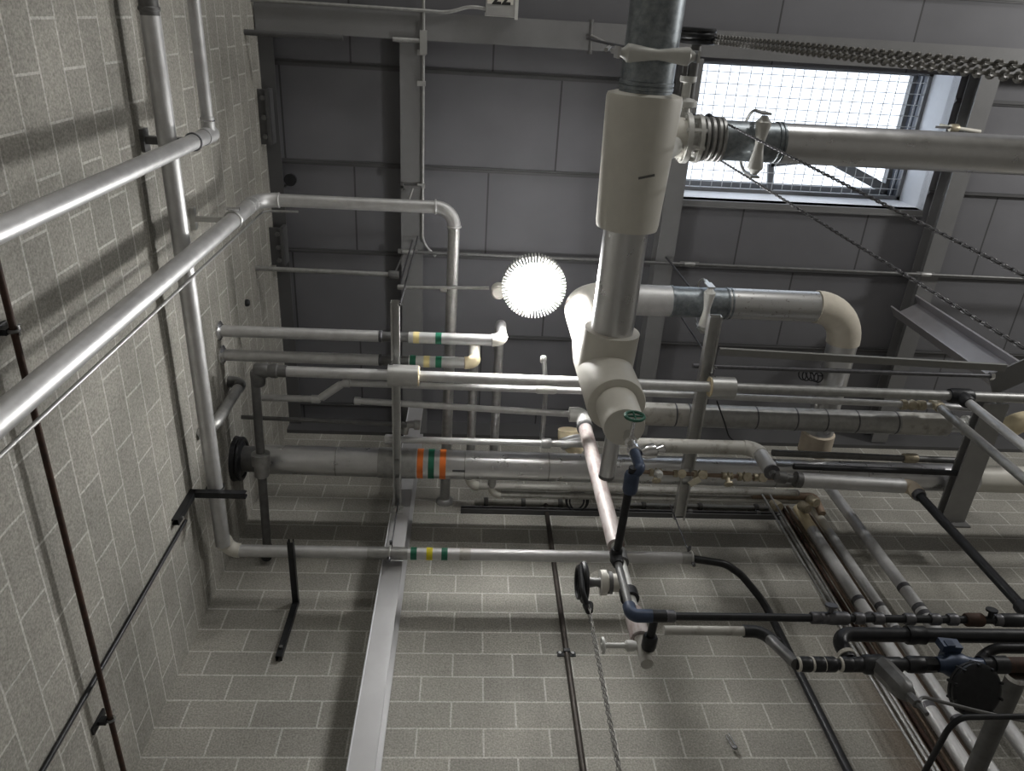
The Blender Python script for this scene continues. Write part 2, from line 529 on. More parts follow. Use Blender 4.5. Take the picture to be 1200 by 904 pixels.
# ---- rack channels (slotted strut along y)
def chan(w, h, t=.004, lip=.012):
    a, b = w / 2, h / 2
    return [(-a, -b), (a, -b), (a, b), (a - lip, b), (a - lip, b - t), (a - t, b - t), (a - t, -b + t), (-a + t, -b + t), (-a + t, b - t), (-a + lip, b - t), (-a + lip, b), (-a, b)]


def rack_channel(a, b, w, lab, rods):
    x = (a.x + b.x) / 2
    r = thing('rack_channel', lab, 'support channel', V((x, (a.y + b.y) / 2, RACK)), 'pipe rack channels')
    part(r, 'channel', G().prism((x, a.y, RACK + .03), (x, b.y, RACK + .03), chan(w, .06), (1, 0, 0)), STRUT)
    for (px, py) in rods:
        q = P(px, py, z=RACK + .07)
        q.x = x + (w / 2 + .008)
        hr = part(r, 'hanger_rod', G().sweep([V((q.x, q.y, RACK - .03)), V((q.x, q.y, BEAMZ - .004 if abs(q.x + .53) < .15 else ROOF - .03))], .007, 10), RODM)
        part(r, 'nut', G().lathe(V((q.x, q.y, RACK - .02)), (0, 0, 1), [(0, .014), (.016, .014)], 6), CHROME, None, hr)
    return r


r1 = rack_channel(P(462, 355, z=RACK), P(466, 597, z=RACK), .062, 'steel rack channel reaching out from the steel column on the left', [(468, 352)])
r2 = rack_channel(P(840, 372, z=RACK), P(796, 610, z=RACK), .092, 'steel rack channel hung on rods in the middle right of the lamp', [(814, 425)])
pp = P(466, 600, z=RACK); part(r1, 'end_bracket', G().bx(pp.x - .05, pp.x + .05, pp.y - .06, pp.y + .0, RACK - .012, RACK).bx(pp.x - .05, pp.x + .05, pp.y - .05, pp.y - .04, RACK - .09, RACK), STRUT)
part(r1, 'bolt', G().lathe(pp + V((.015, -.05, -.06)), (0, -1, 0), [(0, .012), (.012, .012)], 6), CHROME)
part(r1, 'bolt', G().lathe(pp + V((-.02, -.05, -.04)), (0, -1, 0), [(0, .012), (.012, .012)], 6), CHROME)

# ================================================================== LAMP
LP = P(626, 338, z=6.95)
lx, ly, lz = LP
root = thing('high_bay_lamp', 'glowing round finned lamp hanging below the ceiling', 'lamp', V((lx, ly, lz + .1)))
RL = size(75, LP) / 2
fin = G()
for k in range(60):
    a = 2 * PI * k / 60
    d = V((math.cos(a), math.sin(a), 0))
    fin.box(LP + d * (RL * .87) + V((0, 0, .055)), RL * .14, .0042, .045, d, (-d.y, d.x, 0))
part(root, 'cooling_fins', fin, LAMPG)
part(root, 'housing', G().lathe(LP + V((0, 0, .03)), (0, 0, 1), [(0, RL * .74), (.03, RL * .76), (.05, RL * .5), (.12, RL * .42), (.145, RL * .40)], 40), LAMPG)
part(root, 'ceiling_fill_ring', G().lathe(LP + V((0, 0, .176)), (0, 0, 1), [(0, .07), (.004, .08), (.004, .05)], 32), emit_mat('ceiling_fill_glow', (1, .99, .97), 95.0))  # glowing ring added out of sight above the housing to brighten the ceiling
part(root, 'lens', G().lathe(LP + V((0, 0, -.045)), (0, 0, 1), [(0, .01), (.002, RL * .3), (.012, RL * .55), (.035, RL * .70), (.06, RL * .735), (.075, RL * .735)], 48), emit_mat('lamp_lens_glow', (1, .99, .965), 150.0))
jb = P(584, 341, z=7.10)
part(root, 'junction_box', G().lathe(jb + V((0, 0, -.05)), (0, 0, 1), [(0, .045), (.01, .055), (.09, .055), (.1, .045)], 24).box(jb + V((.06, 0, .03)), .1, .02, .02), PVC)
part(root, 'mounting_stem', G().tube([jb + V((0, 0, .04)), V((jb.x, jb.y, 7.2))], .014, 0, 12).tube([V((lx, ly, lz + .13)), V((lx, ly, 7.16)), V((jb.x, jb.y, 7.16))], .012, .04, 12), LAMPG)
a = P(522, 338, z=7.16); root_c = None
cj = V((jb.x, jb.y, 7.16))
root = thing('lamp_conduit', 'thin grey conduit feeding the round lamp from the left roof beam', 'conduit', a)
p0 = P(468, 337, z=7.16)
part(root, 'tube', G().tube([p0, cj - V((.07, 0, .0))], .013, 0, 12), ALUD)
part(root, 'coupling', G().lathe(P(516, 340, z=7.16), (1, 0, 0), hexprof(.05, .02), 12), ALUD)
part(root, 'coupling', G().lathe(P(466, 336.5, z=7.16), (1, 0, 0), hexprof(.06, .022), 12), ALUD)
part(root, 'drop_rod', G().sweep([V((p0.x, p0.y, 7.15)), V((p0.x, p0.y, BEAMZ - .002))], .008, 8), RODM)

# ================================================================== MAIN LARGE PIPE (overhead, along y)
ZM = 5.95
M1 = P(767, 30, z=ZM); M2 = P(712, 425, z=ZM)
dm = (M2 - M1).normalized()
def onm(py):
    best = None
    for i in range(-300, 1300):
        q = M1 + dm * (i * .003)
        c = ROT.transposed() @ (q - EYE); yy = 452 - FPX * c.y / -c.z
        if best is None or abs(yy - py) < best[0]: best = (abs(yy - py), q)
    return best[1]
M0 = M1 - dm * 2.5
rG = size(64, M1) / 2
root = thing('overhead_main_pipe', 'largest overhead pipe with white insulated block crossing from the top edge', 'pipe', M2)
main_root = root
q1 = onm(108); q2 = onm(268); q3 = onm(392)
part(root, 'galvanised_section', G().tube([M0, q1], rG, 0, 40), GALV, 'spangled galvanised section')
for py in (97, 103):
    part(root, 'joint_ring', G().lathe(onm(py), dm, [(-.012, rG * .98), (-.008, rG * 1.035), (.008, rG * 1.035), (.012, rG * .98)], 40), GALV)
rI = size(90, q1) / 2
rI2 = size(73, q2) / 2
Lb = (q2 - q1).length
part(root, 'insulated_block', G().lathe(q1, dm, [(0, rI * .8), (.01, rI * .97), (.03, rI), (Lb * .5, (rI + rI2) / 2), (Lb - .04, rI2), (Lb - .01, rI2 * .97), (Lb, rI2 * .75)], 44), PVC, 'fat white insulated block')
sc = G()
for dx, ang, ln in ((.03, -.25, .09),):
    c = lerp(q1, q2, .55) + V((dx, 0, -(rI + rI2) / 2 + .0015))
    sc.box(c, ln / 2, .006, .003, (1, ang, 0), (-ang, 1, 0))
part(root, 'scuff_mark', sc, IRON)
rS = size(51, onm(330)) / 2
part(root, 'jacketed_section', G().tube([q2, q3], rS, 0, 40), BRIGHT, 'bright aluminium jacketed section')
# insulated tee and drip leg
TX, TY = M2.x - .015, M2.y + .06
rD = size(70, P(717, 472, z=5.48)) / 2
rC = size(50, P(726, 493, z=5.22)) / 2
part(root, 'insulated_tee', G().tube([q3 - dm * .03, V((TX, TY, ZM))], rS * 1.32, 0, 40), PVC)
z1 = 5.48
part(root, 'drip_leg', G().lathe(V((TX, TY, 6.48)), (0, 0, -1), [(0, rD * .7), (.04, rD * .86), (.3, rD), (6.48 - z1 - .01, rD), (6.48 - z1, rD * .97), (6.48 - z1 + .002, rC * 1.05), (6.48 - 5.23, rC), (6.48 - 5.215, rC * .97), (6.48 - 5.21, rC * .8)], 44), PVC, 'white insulated drip leg with stepped cap')
# riser and elbow to the upper header
ZH = 7.25
rH = size(36, P(900, 357, z=ZH)) / 2
E0 = V((TX, TY, ZH))
hB = P(975, 361, z=ZH); hA = V((TX, hB.y, ZH))
hB.y = hA.y = P(860, 356, z=ZH).y
E0 = V((TX - .015, hA.y, ZH))
base = V((TX - .005, TY + .01, 6.45))
el = arc(base, E0, hB, .26, 12)
part(root, 'riser', G().tube([base, el[0]], rH * 1.08, 0, 32), PVC)
part(root, 'riser_elbow', G().sweep(el, rH * 1.08, 32), PVC, 'white elbow at the top of the riser')
# drain valve under the drip leg
dv = thing('drain_valve', 'small chrome drain valve with green handle under the white drip leg', 'valve', V((TX, TY, 5.209)))
drain = V((TX + .02, TY + .03, 5.206))
dvb = part(dv, 'body', G().lathe(drain, (0, 0, -1), [(0, .022), (.03, .022), (.04, .034), (.1, .034), (.11, .024), (.16, .024), (.17, .036), (.20, .036), (.21, .02), (.25, .02)], 16).tube([drain - V((0, 0, .08)), drain + V((.0, -.14, -.1))], .012, 0, 10), CHROME)
hw = drain + V((0, -.16, -.1))
g = G().ring(hw, (0, 1, 0), .05, .009, 24, 8)
for k in range(4):
    a = k * PI / 2
    g.sweep([hw, hw + V((math.cos(a), 0, math.sin(a))) * .05], .006, 6)
part(dv, 'handwheel', g, GREENW, 'green handwheel', dvb)

# upper header X2
hroot = thing('upper_header_pipe', 'jacketed header pipe right of the lamp ending in an off-white elbow', 'pipe', hB)
Y2 = hA.y
xe = P(998, 362, z=ZH).x
cor = V((xe, Y2, ZH)); endp = V((xe, P(963, 506, z=ZH).y, ZH))
st_ = el[-1]
xa, xb = onx(st_, cor, 786).x, onx(st_, cor, 850).x
ar = arc(st_, cor, endp, .30, 12)
part(hroot, 'jacket', G().tube([st_, V((xa, Y2, ZH))], rH, 0, 32), ALU)
part(hroot, 'galvanised_section', G().tube([V((xa, Y2, ZH)), V((xb, Y2, ZH))], rH * .98, 0, 32), GALV)
part(hroot, 'jacket', G().tube([V((xb, Y2, ZH)), ar[0]], rH, 0, 32), ALUS, 'smudged jacket')
for x in (xa, xb, xb + .03):
    part(hroot, 'joint_ring', G().lathe(V((x, Y2, ZH)), (1, 0, 0), [(-.01, rH * .98), (-.006, rH * 1.04), (.006, rH * 1.04), (.01, rH * .98)], 32), GALV)
part(hroot, 'elbow', G().sweep(ar, rH * 1.07, 32), CANVAS, 'off-white canvas elbow')
part(hroot, 'jacket', G().tube([ar[-1], endp], rH * .97, 0, 32), BRIGHT)
part(hroot, 'end_sleeve', G().lathe(endp, (0, 1, 0), [(0, rH), (.01, rH * 1.12), (.2, rH * 1.12), (.21, rH * .95)], 32), TAN, 'tan canvas end sleeve')


def roll_hanger(label, c, r, axis, top, tilt=0):
    """pipe roll hanger: roller under the pipe, two side plates, two rods"""
    a = V(axis).normalized()
    root = thing('roll_hanger', label, 'pipe hanger', c - V((0, 0, r + .07)), 'roll hangers')
    lo = c - V((0, 0, r + .035))
    L = r + .05
    part(root, 'roller', G().lathe(lo - a * L, a, [(0, .018), (.02, .03), (.035, .045), (.05, .045), (L * .8, .03), (L, .026), (L * 1.2, .03), (2 * L - .05, .045), (2 * L - .035, .045), (2 * L - .02, .03), (2 * L, .018)], 24), LAMPG)
    for s in (-1, 1):
        e = lo + a * (s * (L + .012))
        b = a.cross(V((0, 0, 1)))
        part(root, 'side_plate', G().box(e + V((0, 0, .03)), .006, .028, .06, a, b), STRUT)
        part(root, 'side_arm', G().box(e + V((0, 0, r * .6)), .005, .012, r * .75, a, b), STRUT)
    part(root, 'yoke_strap', G().ring(c, a.cross(V((0, 0, 1))), r + .062, .009, 24, 6, *((-PI * .5, PI * .5))), STRUT)
    if top:
        part(root, 'hanger_rod', G().sweep([c + V((0, 0, r + .06)), V((c.x, c.y, top))], .010, 10), RODM)
    return root


mc = onm(62)
roll_hanger('roll hanger under the galvanised pipe at the top edge', mc, rG, (1, 0, 0), ROOF - .01)
roll_hanger('roll hanger under the jacketed header pipe right of the lamp', V((onx(st_, cor, 822).x, Y2, ZH)), rH, (0, 1, 0), ROOF - .01)
# ================================================================== TOP RIGHT X PIPE
ZT = 6.35
A0 = P(900, 167, z=ZT); A1 = P(1199, 183, z=ZT)
YT = A0.y
rT = size(45, P(1000, 172, z=ZT)) / 2
def tx(px): return V((onx(V((.9, YT, ZT)), V((4.6, YT, ZT)), px).x, YT, ZT))
root = thing('branch_pipe', 'thick jacketed pipe crossing in front of the skylight to the right edge', 'pipe', tx(905))
X = V((1, 0, 0))
part(root, 'jacket', G().tube([tx(914), V((10.4, YT, ZT))], rT, 0, 40), BRIGHT)
part(root, 'galvanised_section', G().tube([tx(836), tx(914)], rT * .98, 0, 36), GALV)
g = G()
for px in (818, 824, 831, 838, 843):
    g.lathe(tx(px), X, [(-.02, rT * .9), (-.008, rT * 1.1), (.008, rT * 1.1), (.02, rT * .9)], 36)
part(root, 'flexible_coupling', g, ALUD)
for px in (843, 908, 913):
    part(root, 'joint_ring', G().lathe(tx(px), X, [(-.01, rT * .98), (-.006, rT * 1.04), (.006, rT * 1.04), (.01, rT * .98)], 36), GALV)
g = G().lathe(tx(800), X, [(0, rT * .8), (.0, rT * 1.25), (.03, rT * 1.25), (.03, rT * .75), (.075, rT * .75), (.075, rT * 1.2), (.1, rT * 1.2), (.1, rT * .8)], 32)
for k in range(8):
    a = k * PI / 4 + .3
    g.lathe(tx(800) + V((-.01, math.cos(a) * rT * 1.08, math.sin(a) * rT * 1.08)), X, [(0, .014), (.12, .014)], 6)
part(root, 'flange', g, LAMPG)
part(root, 'branch_body', G().tube([tx(700), tx(806)], rT * 1.0, 0, 32), PVC)
part(root, 'end_cap', G().lathe(tx(706), -X, [(0, rT * 1.02), (.05, rT * .95), (.08, rT * .7), (.1, rT * .2)], 32), LAMPG)
xm = onm(165)
part(root, 'connecting_stub', G().tube([V((xm.x, YT, ZM + .05)), V((xm.x, YT, ZT))], rT * .9, 0, 24), PVC)
roll_hanger('roll hanger under the thick pipe in front of the skylight', tx(880), rT, (0, 1, 0), ROOF - .01)

# chain wheel valve beside the galvanised pipe + chain
cz = 6.45
wc = P(818, 42, z=cz)
root = thing('chain_wheel_valve', 'dark chain wheel valve beside the galvanised pipe at the top', 'valve', wc)
wr = size(36, wc) / 2
part(root, 'chain_wheel', G().ring(wc, (0, 1, 0), wr, .022, 36, 10).ring(wc + V((0, .03, 0)), (0, 1, 0), wr, .015, 36, 8).ring(wc - V((0, .03, 0)), (0, 1, 0), wr, .015, 36, 8), BLACK)
g = G().lathe(wc - V((0, .02, 0)), (0, 1, 0), [(0, .03), (.5, .03)], 16)
for k in range(4):
    a = k * PI / 2 + .4
    g.sweep([wc, wc + V((math.cos(a), 0, math.sin(a))) * wr], .012, 8)
part(root, 'spindle', g, IRON)
vb = wc + V((-.02, .32, 0))
g = G().lathe(vb - V((0, .1, 0)), (0, 1, 0), [(0, .05), (.03, .05), (.04, .035), (.12, .035), (.14, .075), (.17, .075), (.18, .04), (.3, .06)], 20)
g.lathe(vb + V((.0, .28, -.09)), (0, 0, 1), [(0, .08), (.04, .09), (.14, .09), (.18, .08)], 20)
part(root, 'valve_body', g, LAMPG, 'pale valve body')
part(root, 'bonnet_yoke', G().box(vb + V((.03, -.04, 0)), .012, .16, .012).box(vb + V((-.03, -.04, 0)), .012, .16, .012), IRON)
part(root, 'branch_stub', G().tube([vb + V((.0, .28, 0)), V((vb.x - .0, vb.y + .28, 0)) + V((-.22, 0, ZM))], .06, 0, 18), LAMPG)
cs = wc + V((wr, 0, 0))
root = thing('pull_chain', 'heavy steel chain hanging from the wheel near the top edge across the skylight frame', 'chain', cs)
part(root, 'strand', G().chain(cs + V((.01, 0, -.02)), V((cs.x + .01, cs.y, 1.9)), .040, .030, .0052), CHAIN)
part(root, 'strand', G().chain(cs + V((-.01, .024, -.02)), V((cs.x - .0, cs.y + .024, 1.9)), .040, .030, .0052), CHAIN)
# second chain wheel above the branch pipe
S1 = P(834, 184, z=6.42); S2 = P(849, 142, z=6.42)
S1.x = S2.x = (S1.x + S2.x) / 2
cc = (S1 + S2) / 2; cc.z = 6.68
rw = (S1 - S2).length / 2
root = thing('chain_wheel_valve', 'chain wheel mounted above the thick pipe in front of the skylight', 'valve', cc)
part(root, 'rim', G().ring(cc, X, rw, .016, 32, 8), BLACK)
g = G().lathe(cc - V((.04, 0, 0)), X, [(0, .03), (.08, .03)], 12)
for k in range(4):
    a = k * PI / 2 + .3
    g.sweep([cc, cc + V((0, math.cos(a), math.sin(a))) * rw], .009, 6)
part(root, 'spokes', g, BLACK)
part(root, 'stem', G().tube([cc + V((-.03, 0, 0)), V((cc.x - .12, cc.y, cc.z)), V((cc.x - .12, YT, ZT + rT - .01))], .022, .05, 12), IRON)
for s, far, lab in ((S1, P(1199, 408, x=S1.x), 'thin hand chain hanging behind the thick pipe, lower of two by the skylight'), (S2, P(1199, 323, x=S2.x), 'thin hand chain hanging in front of the thick pipe by the skylight')):
    top = s + (s - far).normalized() * .24
    solo('hand_chain', G().chain(top, s + (far - s) * 1.25, .032, .016, .0034), RODM, lab, 'chain', s, 'hand chains by the skylight')

# ================================================================== LEFT WALL PIPES
# B: vertical, then runs right along the ceiling, then to the front wall
xB, yB = -1.53, 1.29
zB = P(310, 234, y=yB).z
rB = size(32, V((xB, yB, 4.2))) / 2
rB = .050
Bc = V((xB, yB, zB)); q = P(533, 243, y=yB); q.z = zB + .01
Bw = P(521, 588, y=FRONT)
root = thing('angled_riser_pipe', 'thick silver pipe rising up the left wall and turning right under the ceiling', 'pipe', V((xB, yB, 0)))
a1 = arc(V((xB, yB, 0)), Bc, q, .15, 10)
Bd = V((q.x, FRONT, zB + .15))
Bd = Bw
a2 = arc(a1[-1], q, Bd, .14, 10)
part(root, 'riser', G().tube([V((xB, yB, 0)), a1[0]], rB, 0, 28), ALU)
part(root, 'elbow', G().sweep(a1, rB * 1.05, 28), ALU)
part(root, 'horizontal_run', G().tube([a1[-1], a2[0]], rB * .92, 0, 28), ALU)
part(root, 'elbow', G().sweep(a2, rB * .98, 28), ALU)
part(root, 'horizontal_run', G().tube([a2[-1], Bd], rB * .88, 0, 28), ALUD)
for p, d in ((a1[0], V((0, 0, 1))), (a1[-1], X), (a2[0], X), (a2[-1], V((0, 1, 0)))):
    part(root, 'joint_ring', G().lathe(p, d, [(-.008, rB), (-.004, rB * 1.1), (.004, rB * 1.1), (.008, rB)], 28), ALU)
part(root, 'joint_ring', G().lathe(V((xB, yB, zB - .25)), (0, 0, 1), [(-.008, rB), (-.004, rB * 1.1), (.004, rB * 1.1), (.008, rB)], 28), ALU)
part(root, 'escutcheon', G().lathe(Bd - V((0, .04, 0)), (0, 1, 0), [(0, rB), (.01, rB * 1.3), (.03, rB * 1.55), (.04, rB * 1.6)], 28), ALUD)
c = P(258, 240, x=-1.6)
root = thing('pipe_clamp', 'bolted wall clamp holding the thick silver riser near its bend', 'clamp', V((LEFT, yB, c.z)))
part(root, 'bracket', G().bx(LEFT, LEFT + .03, yB - .07, yB + .07, c.z - .02, c.z + .02).bx(LEFT + .03, xB - rB, yB - .016, yB + .016, c.z - .016, c.z + .016), STRUT)
part(root, 'strap', G().ring(V((xB, yB, c.z)), (0, 0, 1), rB + .004, .008, 28, 6), STRUT)
part(root, 'bolt', G().lathe(V((xB - .05, yB - .075, c.z)), X, [(0, .012), (.1, .012)], 6), CHROME)
# slim conduit beside B
tq = P(297, 246, y=yB + .11).z
solo('slim_conduit', G().tube([V((xB + .0, yB + .115, 0)), V((xB, yB + .115, tq)), V((xB + .25, yB + .115, tq + .02))], .009, .05, 12), ALUD, 'slim conduit running beside the thick silver riser on the left', 'conduit', (xB, yB + .11, 0))

# C: vertical, then runs back over the camera
xC, yC = -1.53, .72
zC = P(243, 158, y=yC).z
rCp = .042
Cc = V((xC, yC, zC)); back = V((xC, -3.5, zC))
root = thing('corner_riser_pipe', 'silver pipe rising up the left wall to a tee at top left', 'pipe', V((xC, yC, 0)))
part(root, 'riser', G().tube([V((xC, yC, 0)), Cc], rCp, 0, 26), ALU)
part(root, 'tee', G().lathe(Cc - V((0, 0, .1)), (0, 0, 1), [(0, rCp), (.0, rCp * 1.12), (.15, rCp * 1.12), (.17, rCp * .6)], 26).lathe(Cc, (0, -1, 0), [(0, rCp * .95), (.1, rCp * .95)], 24), ALU)
part(root, 'horizontal_run', G().tube([Cc, back], rCp * .82, 0, 26), ALU)
part(root, 'joint_ring', G().lathe(Cc - V((0, .08, 0)), (0, 1, 0), [(-.008, rCp * .8), (-.004, rCp), (.004, rCp), (.008, rCp * .8)], 24), CHROME)
zc2 = P(234, 165, y=yC).z - .0
root = thing('pipe_clamp', 'strap clamp on the silver pipe just below its top tee', 'clamp', V((LEFT, yC, zc2)))
part(root, 'strap', G().ring(V((xC, yC, zc2 - .05)), (0, 0, 1), rCp + .003, .006, 28, 6), RODM)
part(root, 'bracket', G().bx(LEFT, xC - rCp, yC - .02, yC + .02, zc2 - .08, zc2 - .03).bx(LEFT, LEFT + .02, yC - .06, yC + .06, zc2 - .1, zc2 - .02), IRON)
# A: along y on the wall, down to the elbow and right along the front wall
xA, zA = -1.65, P(214, 295, x=-1.65).z
rA = .050
yL = 3.53
Lx1 = P(811, 657, y=yL)
zL = P(600, 651, y=yL).z
A0 = V((xA, -4.5, zA)); Ac = V((xA, yL, zA))
L1 = V((Lx1.x, yL, zL))
ya0 = P(172, 18, x=xA).y
root = thing('wall_run_pipe', 'silver pipe along the left wall turning right across the front wall', 'pipe', Ac)
part(root, 'jacket', G().tube([V((xA, ya0, zA)), V((xA, yL - .1, zA))], rA, 0, 28), ALU)
part(root, 'bare_section', G().tube([A0, V((xA, ya0, zA))], rA * .96, 0, 24), IRON, 'dark bare section at top')
part(root, 'joint_ring', G().lathe(V((xA, ya0 - .03, zA)), (0, 1, 0), [(-.012, rA), (-.006, rA * 1.1), (.006, rA * 1.1), (.012, rA)], 28), IRON)
zA2 = zL
ae = arc(V((xA, yL - .6, zA)), V((xA, yL, zL)), L1, .09, 8)
part(root, 'elbow', G().sweep([V((xA, yL - .11, zA))] + ae, rA * 1.04, 28), PVC)
rLp = size(14, P(600, 651, y=yL)) / 2
lw = lambda px: onx(V((xA, yL, zL)), L1, px)
part(root, 'jacket', G().tube([ae[-1], lw(431)], rLp, 0, 28), ALU)
part(root, 'hanger_shield', G().tube([lw(431), lw(478)], rLp * 1.06, 0, 28), ALUD, 'darker hanger shield')
part(root, 'jacket', G().tube([lw(478), lw(798)], rLp, 0, 28), ALU)
part(root, 'hanger_shield', G().tube([lw(798), L1], rLp * 1.03, 0, 28), ALUD, 'darker end piece')
for px, m, n in ((485, GREENB, 'green band'), (503.5, YELLOWB, 'yellow band'), (521, GREENB, 'green band')):
    band(root, lw(px), X, rLp * 1.03, size(7, L1), m, label=n)
band(root, lw(545), X, rLp * .99, .08, PVCD, 'marker_strip', 'small dark marker strip')
solo('ground_pipe_tail', G().tube([L1 - V((.02, 0, 0)), P(850, 661, y=yL + .05), P(869, 674, y=3.7), P(894, 705, y=3.85), P(906, 727, y=3.91), V((P(994, 904, y=3.91).x, 3.91, P(994, 904, y=3.91).z)), V((P(994, 904, y=3.91).x, 3.91, 0))], size(9, L1) / 2, .06, 16),
     BLACK, 'black bent pipe from the banded lower pipe down the front wall', 'pipe', L1)


def clevis(label, c, r, top, ax=X, rr=.006):
    root = thing('clevis_hanger', label, 'pipe hanger', c, 'clevis hangers')
    part(root, 'strap', G().ring(c, ax, r + .006, .007, 28, 6), STRUT)
    b = V(ax).cross(V((0, 0, 1)))
    part(root, 'bolt', G().lathe(c + V((0, 0, r + .03)) - b * .05, b, [(0, .012), (.1, .012)], 6).lathe(c - V((0, 0, r + .04)), (0, 0, 1), [(0, .012), (.03, .016)], 8), RODM)
    part(root, 'rod', G().sweep([c + V((0, 0, r)), V(top)], rr, 8), RODM)
    return root


c = lw(457); clevis('clevis hanger in front of the steel column on the lower banded pipe', c, rLp * 1.06, (c.x, c.y, RACK - .002))
c = lw(815 - 3); clevis('clevis hanger at the right end of the lower banded pipe', c, rLp * 1.03, (c.x, c.y, RACK - .002))

# rusty rod along the left wall with clips
xr = -1.735; zr = P(70, 604, x=xr).z
root = thing('rusty_rod', 'rusty thin pipe running along the left wall at bottom left', 'pipe', V((xr, 1.5, zr)))
part(root, 'tube', G().sweep([V((xr, -3, zr)), V((xr, FRONT - .01, zr))], .0135, 14), RUST)
for (px, py, lab) in ((15, 388, 'black clip holding the rusty pipe near the left edge'), (127, 848, 'black clip holding the rusty pipe near the bottom corner')):
    y = P(px, py, x=xr).y
    root = thing('pipe_clip', lab, 'clamp', V((LEFT, y, zr)), 'clips on the rusty pipe')
    part(root, 'base', G().bx(LEFT, LEFT + .012, y - .02, y + .02, zr - .08, zr + .05).bx(LEFT + .012, xr - .013, y - .012, y + .012, zr - .03, zr + .01), BLACK)
    part(root, 'jaw', G().ring(V((xr, y, zr)), (0, 1, 0), .019, .007, 18, 6), IRON)
    part(root, 'screw', G().lathe(V((xr - .01, y, zr + .02)), (0, 0, 1), [(0, .006), (.04, .006)], 6).lathe(V((xr + .02, y - .02, zr)), (0, 1, 0), [(0, .005), (.04, .005)], 6), CHROME)
# black bracket under A on the left wall with the conduit below
b1 = P(212, 604, x=LEFT); b2 = P(229, 576, x=LEFT)
zb = zA - rA - .005
yb = P(250, 577, z=zb).y
root = thing('wall_bracket', 'black strut bracket under the silver pipe on the left wall', 'bracket', V((LEFT, yb, zb)), 'black strut brackets')
sec = chan(.042, .042)
part(root, 'wall_leg', G().prism((LEFT + .021, yb, zb - .34), (LEFT + .021, yb, zb), sec, (0, 1, 0)), BLACK)
part(root, 'arm', G().prism((LEFT + .03, yb, zb - .021), (LEFT + .37, yb, zb - .021), sec, (0, 1, 0)), BLACK)
part(root, 'strap', G().ring(V((xA, yb, zA)), (0, 1, 0), rA + .006, .006, 24, 6), BLACK)
part(root, 'bolt', G().lathe(V((LEFT + .04, yb, zb - .29)), X, [(0, .012), (.012, .012)], 6), CHROME)
yk = P(135, 755, x=LEFT + .015).y
solo('wall_conduit', G().sweep([V((LEFT + .014, yk, 0)), V((LEFT + .014, yk, P(217, 606, x=LEFT + .014).z))], .011, 12), BLACK, 'dark conduit running down the left wall below the black bracket', 'conduit', (LEFT, yk, 0))
solo('wall_conduit', G().sweep([V((LEFT + .008, yk + .028, 0)), V((LEFT + .008, yk + .028, P(217, 606, x=LEFT + .014).z - .1))], .005, 8), IRON, 'thin wire beside the dark conduit on the left wall', 'wire', (LEFT, yk, 0))
# black bracket under the lower pipe on the front wall
zf = zL - rLp - .006
xf = P(346, 712, y=FRONT).x
root = thing('wall_bracket', 'black angled strut bracket under the lower pipe on the front wall', 'bracket', V((xf, FRONT, zf)), 'black strut brackets')
part(root, 'wall_leg', G().prism((xf, FRONT - .021, P(322, 775, y=FRONT).z), (xf, FRONT - .021, zf), sec, (1, 0, 0)), BLACK)
part(root, 'arm', G().prism((xf, FRONT - .03, zf - .021), (xf, P(336, 632, z=zf).y, zf - .021), sec, (1, 0, 0)), BLACK)
part(root, 'bolt', G().lathe(V((xf, FRONT - .043, P(330, 765, y=FRONT).z)), (0, -1, 0), [(0, .013), (.015, .013)], 6), IRON)

# ================================================================== RACK PIPES ALONG X
def wallring(root, p, r):
    part(root, 'escutcheon', G().lathe(V((LEFT, p.y, p.z)), X, [(0, r * 1.75), (.012, r * 1.7), (.02, r * 1.35), (.03, r)], 28), CHROME)


